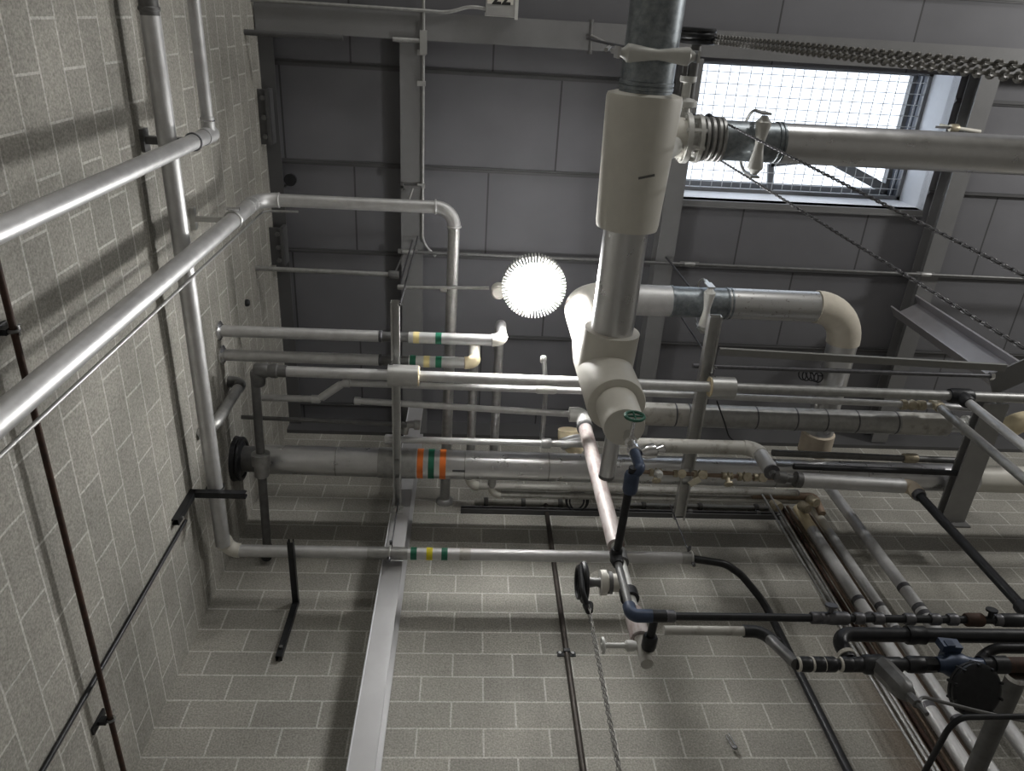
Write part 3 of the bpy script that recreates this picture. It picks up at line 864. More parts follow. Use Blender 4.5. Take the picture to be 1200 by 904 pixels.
# p1 and p2 : banded pipes from the left wall, rising and running to the front wall, then along it
for (y1, px1, pxe, ye, px_up, lab, em, elast, bands, dpx, yend_px, xend, yy) in (
        (385, 256, 588, 402, 385, 'upper of two banded silver pipes entering the left wall', PVC, ALU, ((488, CREAMB, 'pale yellow band'), (514, GREENB, 'green band')), 14, (576, 566), 940, 3.80),
        (416, 262, 556, 426, 416, 'lower of two banded silver pipes entering the left wall', CREAM, PVC, ((484, GREENB, 'green band'), (500, CREAMB, 'pale yellow band'), (514, GREENB, 'green band')), 14, (544, 577), 935, 3.72)):
    w = P(px1, y1, x=LEFT); e = P(pxe, ye, y=w.y)
    zz = 6.82
    w = P(px1, y1, z=zz); w.x = LEFT
    e = P(pxe, ye, z=zz); e.y = w.y = (w.y + e.y) / 2
    r = size(dpx, e) / 2 * .95
    root = thing('banded_pipe', lab, 'pipe', V((LEFT, w.y, zz)), 'banded pipes from the left wall')
    f = lambda px: onx(w, e, px)
    part(root, 'jacket', G().tube([w, f(446)], r, 0, 26), ALU)
    part(root, 'joint_ring', G().lathe(f(446), X, [(-.012, r), (-.008, r * 1.08), (.008, r * 1.08), (.012, r)], 26), RODM)
    part(root, 'bare_section', G().tube([f(446), f(488 - 9)], r * .86, 0, 26), IRON)
    ztop = 7.2
    upc = V((e.x, e.y, ztop)); yw = P(*yend_px, z=ztop).y
    wc_ = V((e.x - .0, min(yw, yy), ztop))
    xe_ = P(xend, 580, y=yy).x
    a = arc(w, e, upc, .075, 8)
    part(root, 'jacket', G().tube([f(479), a[0]], r, 0, 26), ALU)
    part(root, 'elbow', G().sweep(a, r * 1.12, 26), em)
    b = arc(a[-1], upc, V((e.x, 3.9, ztop)), .09, 8)
    part(root, 'riser', G().tube([a[-1], b[0]], r, 0, 24), elast)
    part(root, 'elbow', G().sweep(b, r * 1.05, 24), ALU)
    cw = V((e.x, yy, ztop)); xend_p = V((xe_, yy, ztop))
    d = arc(b[-1], cw, xend_p, .08, 8)
    part(root, 'cross_run', G().tube([b[-1], d[0]], r * .86, 0, 24), ALUD)
    part(root, 'elbow', G().sweep(d, r * .95, 24), PVC)
    part(root, 'wall_run', G().tube([d[-1], xend_p], r * .72, 0, 24), PVCD)
    for px, m, n in bands:
        band(root, f(px), X, r * 1.02, size(7, f(px)), m, label=n)
    wallring(root, w, r)

# p4 below the rack with saddles
z4 = RACK - .095
q0 = P(298, 434, z=z4); q1_ = P(1199, 466, z=z4)
y4 = (P(300, 434, z=z4).y + P(1199, 466, z=z4).y) / 2
f0 = V((q0.x, P(300, 434, z=z4).y, z4)); f1 = V((6.5, P(1199, 466, z=z4).y + .02, z4))
r4 = size(13, f0) / 2
root = thing('hung_service_pipe', 'long pale pipe hung under the rack channels across the picture', 'pipe', f0, None)
f = lambda px: onx(f0, f1, px)
d4 = (f1 - f0).normalized()
part(root, 'tube', G().tube([f0 + d4 * .05, f(458)], r4, 0, 26), ALU)
part(root, 'tube', G().tube([f(488), f(834)], r4, 0, 26), ALU)
part(root, 'tube', G().tube([f(856), f(1105)], r4 * .95, 0, 26), ALUD)
part(root, 'tube', G().tube([f(1105), f1], r4 * .95, 0, 26), ALUD)
for a_, b_, n in ((455, 490, 'left'), (832, 860, 'right')):
    pa, pb_ = f(a_), f(b_)
    part(root, 'saddle_shield', G().lathe(pa, d4, [(0, r4), (0, r4 * 2.0), ((pb_ - pa).length, r4 * 2.0), ((pb_ - pa).length, r4)], 30), STRUT, 'fat metal saddle shield')
    part(root, 'insert_ring', G().lathe(pb_ if n == 'left' else pa, d4, [(-.008, r4), (-.008, r4 * 1.85), (.008, r4 * 1.85), (.008, r4)], 28), CREAM)
    part(root, 'saddle_bolt', G().lathe(V((pa.x + .02, pa.y - r4 * 1.6, z4 + .0)), (0, 0, 1), [(0, .02), (.02, .02), (.02, .011), (.11, .011)], 8), CHROME)
part(root, 'elbow', G().lathe(f0 + d4 * .1, -d4, hexprof(.1, r4 * 1.35), 20).lathe(f0 + d4 * .02, (0, 1, 0), hexprof(.12, r4 * 1.3), 20), IRON, 'dark threaded elbow')
part(root, 'union', G().lathe(f0 + d4 * .1, d4, [(0, r4 * 1.1), (.03, r4 * 1.35), (.06, r4 * 1.35), (.07, r4 * 1.1), (.13, r4 * 1.15)], 12), IRON)
ew = P(313, 640, y=FRONT - .08)
e1 = f0 + V((0, .06, 0)); dE = (ew - e1).normalized()
part(root, 'wall_leg', G().tube([e1, ew], r4 * .82, 0, 22), IRON, 'darker leg to the front wall')
cpl = e1 + dE * ((ew - e1).length * .42)
part(root, 'coupling', G().lathe(cpl, dE, [(0, r4), (.01, r4 * 1.75), (.1, r4 * 1.75), (.11, r4 * 1.35), (.2, r4 * 1.35), (.21, r4)], 22), ALUD)
part(root, 'tail_elbow', G().tube([ew, V((ew.x, ew.y + .01, ew.z)), V((ew.x + .03, ew.y, ew.z - .14))], r4 * 1.0, .05, 18), BLACK)
# drop pipe V1 from p4 at far right
t1 = f(1125)
root = thing('drop_pipe', 'silver drop pipe falling from the hung service pipe at right edge', 'pipe', V((t1.x, t1.y, 0)))
part(root, 'tube', G().tube([t1 - V((0, 0, .05)), V((t1.x, t1.y, .0))], r4 * .82, 0, 22), ALU)
part(root, 'tee', G().lathe(t1 - d4 * .09, d4, hexprof(.18, r4 * 1.5), 18).lathe(t1, (0, 0, -1), [(0, r4 * 1.3), (.1, r4 * 1.3), (.12, r4)], 18), BLACK, 'dark threaded tee')

# p5 thin with an offset
z5 = RACK + .10
def xline(px, py, z): return P(px, py, z=z)
r5 = size(8, P(600, 456, z=z5)) / 2
pts = [P(296, 466, z=z5), P(374, 468, z=z5), P(402, 449, z=z5), P(640, 457, z=z5), P(760, 461, z=z5), P(1060, 474, z=z5), P(1142, 479, z=z5)]
pts[0].x = LEFT + .25
root = thing('offset_pipe', 'thin pale pipe with a diagonal offset left of the lamp column', 'pipe', pts[0])
part(root, 'tube', G().tube(pts, r5, .05, 18), ALU)
part(root, 'offset_fitting', G().lathe(pts[1], (pts[1] - pts[0]), [(-.06, r5), (-.055, r5 * 1.25), (.0, r5 * 1.25), (.01, r5)], 18).sweep([lerp(pts[1], pts[2], .1), lerp(pts[1], pts[2], .9)], r5 * 1.18, 18).lathe(pts[2], (pts[3] - pts[2]), [(-.0, r5), (.0, r5 * 1.25), (.05, r5 * 1.25), (.055, r5)], 18), ALU)
tj = P(640, 456, z=z5)
part(root, 'tee', G().lathe(tj - V((.08, 0, 0)), X, hexprof(.16, r5 * 1.5), 18), LAMPG)
for y in (420, 492):
    pass
part(root, 'branch', G().tube([P(637, 418, z=z5 + .06), tj + V((0, 0, .0)), P(635, 516, z=z5 + .12)], r5 * .72, .02, 14), ALUD)
part(root, 'branch_cap', G().lathe(P(637, 418, z=z5 + .06), (0, 1, 0), hexprof(.05, r5 * .95), 14), LAMPG)
vv = P(1070, 475, z=z5)
part(root, 'gate_valve', G().lathe(vv - V((.1, 0, 0)), X, [(0, r5), (0, r5 * 1.6), (.04, r5 * 1.6), (.05, r5 * 1.1), (.09, r5 * 1.8), (.13, r5 * 1.1), (.14, r5 * 1.6), (.19, r5 * 1.6), (.19, r5)], 12), BRASS)
t2 = P(1097, 474, z=z5)
root = thing('drop_pipe', 'dull grey drop pipe falling from the brass valve at right edge', 'pipe', V((t2.x, t2.y, 0)))
part(root, 'tube', G().tube([t2 + V((0, 0, .0)), V((t2.x, t2.y, 0))], r4 * .85, 0, 22), ALUD)
part(root, 'top_elbow', G().lathe(t2 + V((0, 0, .05)), (0, 0, -1), hexprof(.12, r4 * 1.1), 16), BRASS)

# p6 with the pale drop pipe D
z6 = RACK + .09
q0 = P(418, 470, z=z6); q1_ = P(676, 486, z=z6)
r6 = size(7.5, q1_) / 2
root = thing('short_thin_pipe', 'thin silver pipe with capped left end leading to the scuffed drop pipe', 'pipe', q0)
part(root, 'tube', G().tube([q0, q1_ + V((.01, 0, 0))], r6, 0, 18), ALU)
part(root, 'cap', G().lathe(q0, (q1_ - q0), [(-.02, r6 * .8), (-.015, r6 * 1.25), (.03, r6 * 1.25), (.03, r6)], 18), ALU)
Dx = P(683, 492, z=z6)
Dz = P(752, 765, x=Dx.x).z
ZX = P(752, 728, x=Dx.x).z
root = thing('scuffed_drop_pipe', 'scuffed pinkish white drop pipe hanging in the middle', 'pipe', V((Dx.x, Dx.y, Dz)))
rDp = size(15.5, Dx) / 2
zz = lambda py: min((abs((lambda c: 452 - FPX * c.y / -c.z)(ROT.transposed() @ (V((Dx.x, Dx.y, 2.5 + i * .01)) - EYE)) - py), 2.5 + i * .01) for i in range(460))[1]
part(root, 'wrapped_tube', G().tube([V((Dx.x, Dx.y, z6 - .08)), V((Dx.x, Dx.y, zz(640)))], rDp, 0, 26), PINK)
part(root, 'top_elbow', G().tube([q1_ - V((.06, 0, 0)), V((Dx.x, q1_.y, z6)), V((Dx.x, Dx.y, z6 - .1))], rDp * 1.12, .06, 22), LAMPG)
part(root, 'collar', G().lathe(V((Dx.x, Dx.y, z6 - .1)), (0, 0, -1), [(0, rDp * 1.1), (.01, rDp * 1.22), (.04, rDp * 1.22), (.05, rDp)], 24), IRON)
part(root, 'bare_tube', G().tube([V((Dx.x, Dx.y, zz(640))), V((Dx.x, Dx.y, zz(722)))], rDp * .62, 0, 22), LAMPG)
part(root, 'coupling', G().lathe(V((Dx.x, Dx.y, zz(648))), (0, 0, -1), [(0, rDp * .6), (.0, rDp * .95), (.1, rDp * .95), (.1, rDp * .6)], 18), IRON)
part(root, 'coupling', G().lathe(V((Dx.x, Dx.y, zz(694))), (0, 0, -1), [(0, rDp * .6), (0, rDp * 1.0), (.06, rDp * 1.0), (.06, rDp * .6)], 18), BLACK)
part(root, 'lower_sleeve', G().tube([V((Dx.x, Dx.y, zz(718))), V((Dx.x, Dx.y, zz(748)))], rDp * .98, 0, 22), PINK)
part(root, 'tail', G().tube([V((Dx.x, Dx.y, zz(748))), V((Dx.x, Dx.y, zz(779)))], rDp * .62, 0, 18), PVCD)
# petcock on the tail
c = V((Dx.x, Dx.y, zz(757)))
root = thing('petcock_valve', 'little pale valve with round handle near the bottom of the scuffed drop pipe', 'valve', c)
pcb = part(root, 'body', G().lathe(c - V((.03, 0, 0)), -X, [(0, .02), (.02, .028), (.05, .028), (.06, .014), (.15, .014)], 14), LAMPG)
part(root, 'handle', G().ring(c - V((.2, 0, 0)), X, .035, .008, 20, 8).lathe(c - V((.21, 0, 0)), X, [(0, .012), (.04, .012)], 10).box(c - V((.2, 0, 0)), .005, .034, .006), LAMPG, None, pcb)
# chain operated valve on the drop pipe
c = V((Dx.x, Dx.y, zz(683)))
cpx = P(684, 683, y=Dx.y)
root = thing('chain_operated_valve', 'black chain operated valve sticking out left of the scuffed drop pipe', 'valve', c)
wl = V((cpx.x, Dx.y, c.z))
Lw = c.x - wl.x
part(root, 'branch_tee', G().lathe(c - V((rDp * .4, 0, 0)), -X, [(0, .05), (.09, .05), (.09, .07), (.125, .07), (.125, .04)], 20), PVC)
part(root, 'flange', G().lathe(c - V((Lw * .42, 0, 0)), X, [(0, .03), (0, .062), (.02, .062), (.02, .03)], 20), IRON)
part(root, 'bonnet', G().lathe(wl, X, [(0, .018), (Lw * .1, .03), (Lw * .3, .022), (Lw * .45, .034), (Lw * .58, .03)], 16), IRON)
g = G().ring(wl, X, .10, .018, 32, 8).ring(wl - V((.03, 0, 0)), X, .085, .01, 32, 8)
for k in range(6):
    a = k * PI / 3
    g.sweep([wl, wl + V((0, math.cos(a), math.sin(a))) * .1], .010, 6)
part(root, 'chain_wheel', g, BLACK)
part(root, 'chain_guide', G().tube([wl + V((-.025, -.1, .02)), wl + V((-.03, -.06, -.16)), wl + V((.0, .0, -.2))], .014, .05, 10).lathe(wl + V((0, .0, -.18)), (0, 0, -1), [(0, .03), (.05, .02)], 12), BLACK)
ct = wl + V((0, .0, -.2))
root = thing('operating_chain', 'thin chain hanging straight down from the black chain operated valve', 'chain', ct)
part(root, 'strand', G().chain(ct + V((.0, .02, 0)), V((ct.x, ct.y + .02, 1.0)), .030, .016, .003), CHAIN)
part(root, 'strand', G().chain(ct + V((.0, -.02, 0)), V((ct.x, ct.y - .02, 1.0)), .030, .016, .003), CHAIN)

# p7, p8 thin pipes
def xpipe(name, label, cat, a, b, z, dpx, m, group=None, caps=None, n=16):
    p, q = P(*a, z=z), P(*b, z=z)
    r = size(dpx, lerp(p, q, .5)) / 2
    root = thing(name, label, cat, p, group)
    part(root, 'tube', G().tube([p, q], r, 0, n), m)
    if caps:
        for c in caps:
            part(root, 'fitting', G().lathe(onx(p, q, c) - X * .04, (q - p), hexprof(.08, r * 1.5), 12), m)
    return root, p, q, r


xpipe('thin_conduit', 'thin dark conduit left of the rack channel just above the thick banded pipe', 'conduit', (283, 489), (471, 498), RACK + .09, 5, IRON, None, (480,))
t = thing('bent_fitting', 'small silver elbow fitting beside the left rack channel', 'fitting', P(478, 500, z=RACK + .1))
q = P(474, 505, z=RACK + .10)
part(t, 'body', G().tube([P(474, 508, z=RACK + .1), P(476, 497, z=RACK + .1), P(488, 498, z=RACK + .1)], .03, .05, 14), ALUD)
part(t, 'collar', G().lathe(P(485, 498, z=RACK + .1), X, hexprof(.05, .04), 12), ALUD)
xpipe('thin_pipe', 'thin silver pipe lying along the top of the thick banded pipe', 'pipe', (453, 515), (690, 521), RACK + .12, 8, ALU, None, (457, 640))

# big banded pipe
zb_ = 6.84
w = P(277, 540, z=zb_); e = P(1199, 562, z=zb_)
yb_ = w.y
w = V((LEFT, P(330, 539, z=zb_).y, zb_)); e = V((7.0, P(1150, 561, z=zb_).y + .01, zb_))
rb = size(34, P(560, 541, z=zb_)) / 2
f = lambda px: onx(w, e, px)
db = (e - w).normalized()
root = thing('thick_banded_pipe', 'thickest jacketed pipe on the rack with orange and green bands', 'pipe', w)
part(root, 'bare_section', G().tube([w, f(310)], rb * .88, 0, 36), IRON)
part(root, 'jacket', G().tube([f(306), f(1140)], rb, 0, 40), BRIGHT)
part(root, 'end_jacket', G().tube([f(1140), e], rb * .97, 0, 36), PVC)
part(root, 'shield', G().lathe(f(444), db, [(0, rb), (0, rb * 1.05), ((f(488) - f(444)).length, rb * 1.05), ((f(488) - f(444)).length, rb)], 36), ALUD, 'dull steel shield at the rack channel')
for px, m, n in ((493, ORANGEB, 'orange band'), (506, GREENB, 'dark green band'), (519, ORANGEB, 'orange band')):
    band(root, f(px), db, rb * 1.01, size(7, f(px)), m, label=n)
for px in (395, 545, 642, 905, 1010):
    part(root, 'jacket_seam', G().lathe(f(px), db, [(-.006, rb * .99), (-.003, rb * 1.015), (.003, rb * 1.015), (.006, rb * .99)], 36), ALUD)
g = G().bx(0, .1, -.012, .012, -.003, .003)
part(root, 'marker_strip', G().box(f(538) + V((0, -rb * .12, -rb * .996)), .05, .008, .004), RODM)
part(root, 'escutcheon', G().lathe(V((LEFT, w.y, w.z)), X, [(0, rb * 1.55), (.03, rb * 1.5), (.05, rb * 1.3), (.07, rb * .9)], 36).ring(V((LEFT + .05, w.y, w.z)), X, rb * 1.35, .02, 36, 8), BLACK)
# oblique pipe by the left wall corner
xo = LEFT + .10
o1 = P(281, 452, x=xo); o2 = P(252, 503, x=xo)
root = thing('corner_drop_pipe', 'short dull pipe dropping beside the left wall behind the wall run pipe', 'pipe', o2)
ro = size(12, o1) / 2
part(root, 'tube', G().tube([V((xo, o1.y, o1.z)), V((xo, o1.y, o2.z)), V((LEFT, o1.y + .05, o2.z - .05))], ro, .06, 20), ALUD)
part(root, 'top_elbow', G().tube([V((xo, o1.y, o1.z - .05)), V((xo, o1.y, o1.z + .04)), V((LEFT, o1.y, o1.z + .06))], ro * 1.15, .05, 18), IRON)

# small capped stub beside the wall by the upper banded pipes
solo('wall_plug', G().lathe(V((LEFT, P(288, 355, x=LEFT).y, P(288, 355, x=LEFT).z)), X, [(0, .03), (.02, .03), (.03, .02)], 14), BLACK, 'small black plug on the left wall above the banded pipes', 'plug')

# g1 insulated pipe with drop
zg = RACK - .22
a, b = P(742, 520, z=zg), P(886, 527, z=zg)
b.y = a.y = (a.y + b.y) / 2
rg = size(17, a) / 2
dz_ = P(914, 556, x=b.x).z
dpt = V((b.x, b.y, P(913, 554, y=b.y).z))
root = thing('stained_insulated_pipe', 'stained insulated pipe below the middle rack channel bending downward', 'pipe', a)
aa = arc(a, b, dpt, .1, 8)
part(root, 'wrapped_run', G().tube([a, aa[0]], rg, 0, 26), PVCD)
part(root, 'elbow', G().sweep(aa, rg * 1.08, 26), PVCD)
part(root, 'jacketed_leg', G().tube([aa[-1], dpt], rg, 0, 26), ALU)
part(root, 'leg_end_ring', G().lathe(dpt, (0, 0, -1), [(-.02, rg), (0, rg * 1.06), (.004, rg * .8), (.01, rg * .5)], 24), RODM)
le = arc(a + V((.1, 0, 0)), a, a - V((0, 0, .2)), .06, 6)
part(root, 'left_elbow', G().sweep(le + [a - V((0, 0, .14))], rg * .8, 22), LAMPG)
# mid valve cluster below: chrome union
# g1b : continues right, lower
zg2 = dpt.z - .05
s = V((dpt.x, dpt.y, zg2)); e2 = V((P(1058, 570, z=zg2).x, dpt.y, zg2))
e2.y = P(1058, 570, z=zg2).y; s2 = P(938, 563, z=zg2)
root = thing('jacketed_pipe_length', 'short jacketed pipe length ending in a tan elbow under the right rack', 'pipe', s2)
part(root, 'jacket', G().tube([s2, e2], rg * .97, 0, 26), ALU)
part(root, 'union', G().lathe(s, (s2 - s), [(0, rg * .5), (.02, rg * .8), (.08, rg * .8), (.09, rg * .55), ((s2 - s).length * .8, rg * .55), ((s2 - s).length * .8, rg * 1.05), ((s2 - s).length, rg * 1.05)], 18), IRON)
part(root, 'stub', G().tube([s, V((s.x, s.y, dpt.z))], rg * .5, 0, 14), IRON)
part(root, 'end_elbow', G().tube([e2 - V((.02, 0, 0)), e2 + V((.06, 0, 0)), e2 + V((.06, 0, -.10))], rg * .95, .05, 18), TAN, 'tan canvas elbow')
bx_ = e2 + V((.07, 0, 0))
bx_ = P(1074, 577, z=zg2 - .08)
root = thing('black_drop_pipe', 'black drop pipe slanting down to the right edge below the right rack', 'pipe', V((bx_.x, bx_.y, 0)))
part(root, 'tube', G().tube([bx_ + V((0, 0, .06)), V((bx_.x, bx_.y, 0))], size(10, bx_) / 2, 0, 18), BLACK)
part(root, 'collar', G().lathe(bx_ + V((0, 0, .02)), (0, 0, -1), hexprof(.08, size(15, bx_) / 2), 14), RODM)
part(root, 'foot_elbow', G().lathe(V((bx_.x, bx_.y, P(1199, 716, x=bx_.x).z + .04)), (0, 0, -1), hexprof(.1, size(15, bx_) / 2), 14), BLACK)

# g2 big insulated pipe behind the middle channel
zg3 = RACK + .17
a, b = P(700, 483, z=zg3), P(1108, 498, z=zg3)
rg3 = size(27, P(900, 491, z=zg3)) / 2
root = thing('insulated_header', 'fat insulated pipe behind the middle rack channel with dark seams', 'pipe', a)
f = lambda px: onx(a, b, px)
dg = (b - a).normalized()
part(root, 'jacket', G().tube([a, f(806)], rg3, 0, 30), PVCD)
part(root, 'jacket', G().tube([f(806), f(1050)], rg3, 0, 30), ALUD)
part(root, 'jacket', G().tube([f(1050), b], rg3 * 1.0, 0, 30), PVCD)
part(root, 'end_spool', G().tube([b, P(1136, 499, z=zg3)], rg3 * .62, 0, 24).lathe(P(1130, 499, z=zg3), X, [(0, rg3 * .9), (.03, rg3 * .9)], 20), LAMPG)
for px in (790, 806, 884, 930, 965, 1001, 1047):
    part(root, 'jacket_seam', G().lathe(f(px), dg, [(-.008, rg3 * .99), (-.004, rg3 * 1.02), (.004, rg3 * 1.02), (.008, rg3 * .99)], 30), RODM)
# cream elbow peeping out behind the drop pipe
c = P(668, 513, z=RACK + .40)
root = thing('elbow_end', 'cream and silver elbow peeping out left of the white drip leg', 'pipe', c)
re_ = size(26, c) / 2
part(root, 'canvas_elbow', G().tube([c + V((0, -.02, .1)), c + V((0, .06, .08)), c + V((.12, .14, .02))], re_, .05, 24), CREAM)
part(root, 'ribbed_jacket', G().lathe(c + V((0, .02, .04)), (.2, .6, -.5), [(0, re_ * .98), (.01, re_ * 1.02), (.03, re_ * .95), (.04, re_ * 1.02), (.06, re_ * .95), (.07, re_ * 1.02), (.09, re_ * .9)], 24), ALU)
# small tail stub running on from the tee towards the front wall
c1 = P(711, 556, z=5.42); c = V((TX + (c1.x - TX) * .2, TY + .02, 5.42))
rsb = size(18, c1) / 2
part(main_root, 'tail_stub', G().tube([c, c1], rsb, 0, 24), BRIGHT)
part(main_root, 'tail_cap', G().lathe(c1, c1 - c, [(0, rsb * 1.05), (.02, rsb * 1.05), (.03, rsb * .6)], 24), IRON)

# flat bar and threaded rod between the racks
a, b = P(843, 412, z=RACK + .09), P(1178, 431, z=RACK + .09)
solo('strut_bar', G().prism(a, b, chan(.055, .03), (0, 1, 0)), mat('dull_bar_paint', (.25, .25, .24), .5, .2, .08), 'flat grey bar spanning between the right rack channels, upper one', 'bar', a)
a, b = P(812, 429, z=RACK + .075), P(1164, 441, z=RACK + .075)
root = thing('threaded_bar', 'dark threaded bar spanning between the middle and right racks', 'bar', a)
part(root, 'rod', G().sweep([a, b], size(5.5, a) / 2, 12), RODM)
part(root, 'end_nut', G().lathe(b - X * .03, X, [(0, .03), (.03, .03)], 6), CHROME)

# thin black pipe in front of the thick pipe's right half
z_ = RACK - .04
a, b = P(930, 547, z=z_), P(1128, 555, z=z_)
solo('black_tube', G().tube([a, b], size(7, a) / 2, 0, 14), BLACK, 'thin black tube in front of the thick pipe at right', 'pipe', a)
a, b = P(905, 531, z=RACK + .1), P(1118, 540, z=RACK + .1)
root = thing('grey_tube', 'grey tube with a brass coupling above the thin black tube at right', 'pipe', a)
part(root, 'tube', G().tube([a, b], size(8, a) / 2, 0, 14), IRON)
part(root, 'coupling', G().lathe(P(1058, 537, z=RACK + .1), X, hexprof(.12, size(12, a) / 2), 14), BRASS)

# trap header: small rusty pipe with valves and a tag (y ~ 555)
zt = RACK - .26
a, b = P(748, 553, z=zt), P(935, 562, z=zt)
root = thing('valve_manifold', 'small rusty manifold pipe with several brass valves below the stained insulated pipe', 'pipe', a)
part(root, 'tube', G().tube([a, b], size(5, a) / 2, 0, 12), COPPER)
for px in (768, 796, 820, 852, 872, 890):
    p = onx(a, b, px)
    k = random.uniform(.8, 1.15)
    part(root, 'valve', G().lathe(p - X * .05 * k, X, [(0, .018), (0, .034 * k), (.025, .034 * k), (.035, .02), (.05, .04 * k), (.065, .02), (.075, .034 * k), (.1 * k, .034 * k), (.1 * k, .018)], 10)
         .lathe(p, (0, -.6 if px % 3 else .5, -1), [(0, .022), (.06, .016), (.062, .034), (.078, .034), (.08, .01)], 12), BRASS)
p = onx(a, b, 770)
part(root, 'strainer', G().lathe(p, (0, -.3, -1), [(0, .03), (.05, .035), (.09, .02)], 14), LAMPG)
tg = P(814, 565, z=zt - .09)
root = thing('paper_tag', 'cream paper tag hanging from the valve manifold', 'tag', tg)
crd = part(root, 'card', G().box(tg, .03, .045, .0012, (.6, .8, .1), (-.8, .6, 0)), PAPER)
part(root, 'string', G().sweep([tg + V((-.02, -.03, 0)), tg + V((-.03, -.05, .09))], .0015, 5), RODM, None, crd)
# chrome body + black E line
Es = P(742, 548, z=4.84)
Ee = P(722, 652, z=4.84)
Eb = P(744, 722, x=Ee.x); 
Ex = P(744, 722, y=Ee.y); Ex = V((Ee.x, Ee.y, Ex.z))
zx = Ex.z
root = thing('black_drain_line', 'black iron drain line from the chrome valve to the right edge', 'pipe', Ex)
rE = size(9.5, Ee) / 2
part(root, 'inclined_leg', G().tube([Es + V((0, 0, 0)), Ee], rE, 0, 18), BLACK)
part(root, 'elbow', G().lathe(Ee - V((0, .05, 0)), (0, 1, 0), hexprof(.09, rE * 1.45), 16).lathe(Ee + V((0, 0, .03)), (0, 0, -1), hexprof(.1, rE * 1.5), 16), BLACK)
part(root, 'drop_leg', G().tube([Ee, Ex], rE * .95, 0, 18), IRON)
part(root, 'elbow', G().tube([Ex + V((0, 0, .07)), Ex, Ex + X * .1], rE * 1.5, .05, 18), BLUE)
xr_ = V((10.4, P(1199, 727, z=zx).y, zx))
part(root, 'horizontal_run', G().tube([Ex + X * .08, xr_], rE * .9, 0, 18), BLACK)
h = lambda px: onx(Ex, xr_, px)
part(root, 'tee', G().lathe(h(757), X, hexprof(.11, rE * 1.4), 16), BLACK)
for px in (779, 950, 960, 1000, 1023, 1060, 1090, 1110, 1165, 1190):
    part(root, 'coupling', G().lathe(h(px), X, hexprof(.05, rE * 1.4), 12), RODM if px != 1140 else RUST)
part(root, 'valve', G().lathe(h(968), X, hexprof(.11, rE * 1.55), 12).lathe(h(973), (0, -1, .3), [(0, .014), (.06, .012), (.06, .03), (.07, .03)], 12), RODM)
part(root, 'valve', G().lathe(h(1140) - X * .04, X, hexprof(.09, rE * 1.6), 12), RUST, 'rusty orange coupling')
part(root, 'valve', G().lathe(h(1172), X, hexprof(.12, rE * 1.6), 12).lathe(h(1160), (0, -1, .2), [(0, .014), (.05, .012), (.05, .028), (.06, .028)], 12), BLACK)
tl = h(768)
rt = P(757, 772, z=zx - .02)
part(root, 'return_leg', G().tube([tl, lerp(tl, rt, .62)], rE * .95, 0, 16), BLACK)
part(root, 'union', G().lathe(lerp(tl, rt, .45), rt - tl, hexprof(.08, rE * 1.7), 10), BLACK)
part(root, 'return_elbow', G().tube([lerp(tl, rt, .6), rt, V((Dx.x, Dx.y, zx + .02))], rE * 1.15, .07, 16), PVCD)
c = Es
root = thing('chrome_shutoff', 'blue black and chrome shutoff fitting above the black drain line', 'valve', c)
part(root, 'elbow_body', G().tube([drain - V((0, 0, .20)), V((drain.x, drain.y, c.z)), c + V((0, .05, 0))], rE * 1.3, .05, 18), BLUE)
part(root, 'union', G().lathe(c + V((0, .03, 0)), (0, 1, 0), hexprof(.12, rE * 1.8), 14), BLUE)
part(root, 'side_body', G().lathe(V((drain.x + .03, drain.y, 5.0)), (.9, 0, .3), [(0, .02), (.03, .04), (.08, .04), (.1, .02), (.13, .03), (.15, .01)], 14), CHROME, 'chrome side body')

# ================================================================== TRAP ASSEMBLY, lower right
ZS = zx + .16
a = P(778, 739, z=ZS); b = P(882, 741, z=ZS); b.y = a.y
root = thing('grey_return_pipe', 'grey return pipe with black elbow and diagonal leg at lower middle', 'pipe', a)
rr_ = size(11, a) / 2
part(root, 'tube', G().tube([a, b], rr_, 0, 20), PVCD)
part(root, 'elbow', G().tube([b - X * .05, b + X * .04, b + V((.1, .0, -.09))], rr_ * 1.35, .05, 18), BLACK)
zt_ = zx - .16
dg_ = P(934, 777, z=zt_)
dg_.y = P(950, 779, z=zt_).y
part(root, 'diagonal_leg', G().tube([b + V((.07, 0, -.05)), dg_], rr_ * 1.15, 0, 20), IRON)
yt_ = dg_.y
tl0 = V((dg_.x, yt_, zt_)); tl1 = V((P(1199, 778, z=zt_).x + 1.2, P(1150, 777, z=zt_).y, zt_))
k_ = lambda px: onx(tl0, tl1, px)
root = thing('steam_trap_line', 'black iron pipe line with white ringed couplings at lower right', 'pipe', tl0)
rk = size(15, k_(960)) / 2
part(root, 'tube', G().tube([tl0, k_(1012)], rk * .85, 0, 20), BLACK)
for px in (936, 952, 965, 985, 997):
    part(root, 'coupling', G().lathe(k_(px), X, hexprof(.06, rk * 1.2), 16), BLACK)
    part(root, 'thread_seal', G().lathe(k_(px) + X * .0, X, [(-.008, rk * .9), (-.006, rk * 1.12), (.004, rk * 1.12), (.006, rk * .9)], 16), PVC, 'white thread seal ring')
part(root, 'strainer_inlet', G().lathe(k_(1008), X, [(0, rk), (.02, rk * 1.5), (.1, rk * 1.6), (.13, rk * 1.2), (.2, rk * 1.2)], 18), BLACK)
so = k_(1030)
sd = (P(1056, 806, z=zt_ - .18) - so).normalized()
part(root, 'strainer_body', G().lathe(so, sd, [(-.02, rk * 1.2), (.03, rk * 1.75), (.2, rk * 1.7), (.24, rk * 1.2), (.25, rk * .7), (.31, rk * .7), (.31, rk * .35), (.38, rk * .35)], 8), IRON, 'grey slanted strainer body')
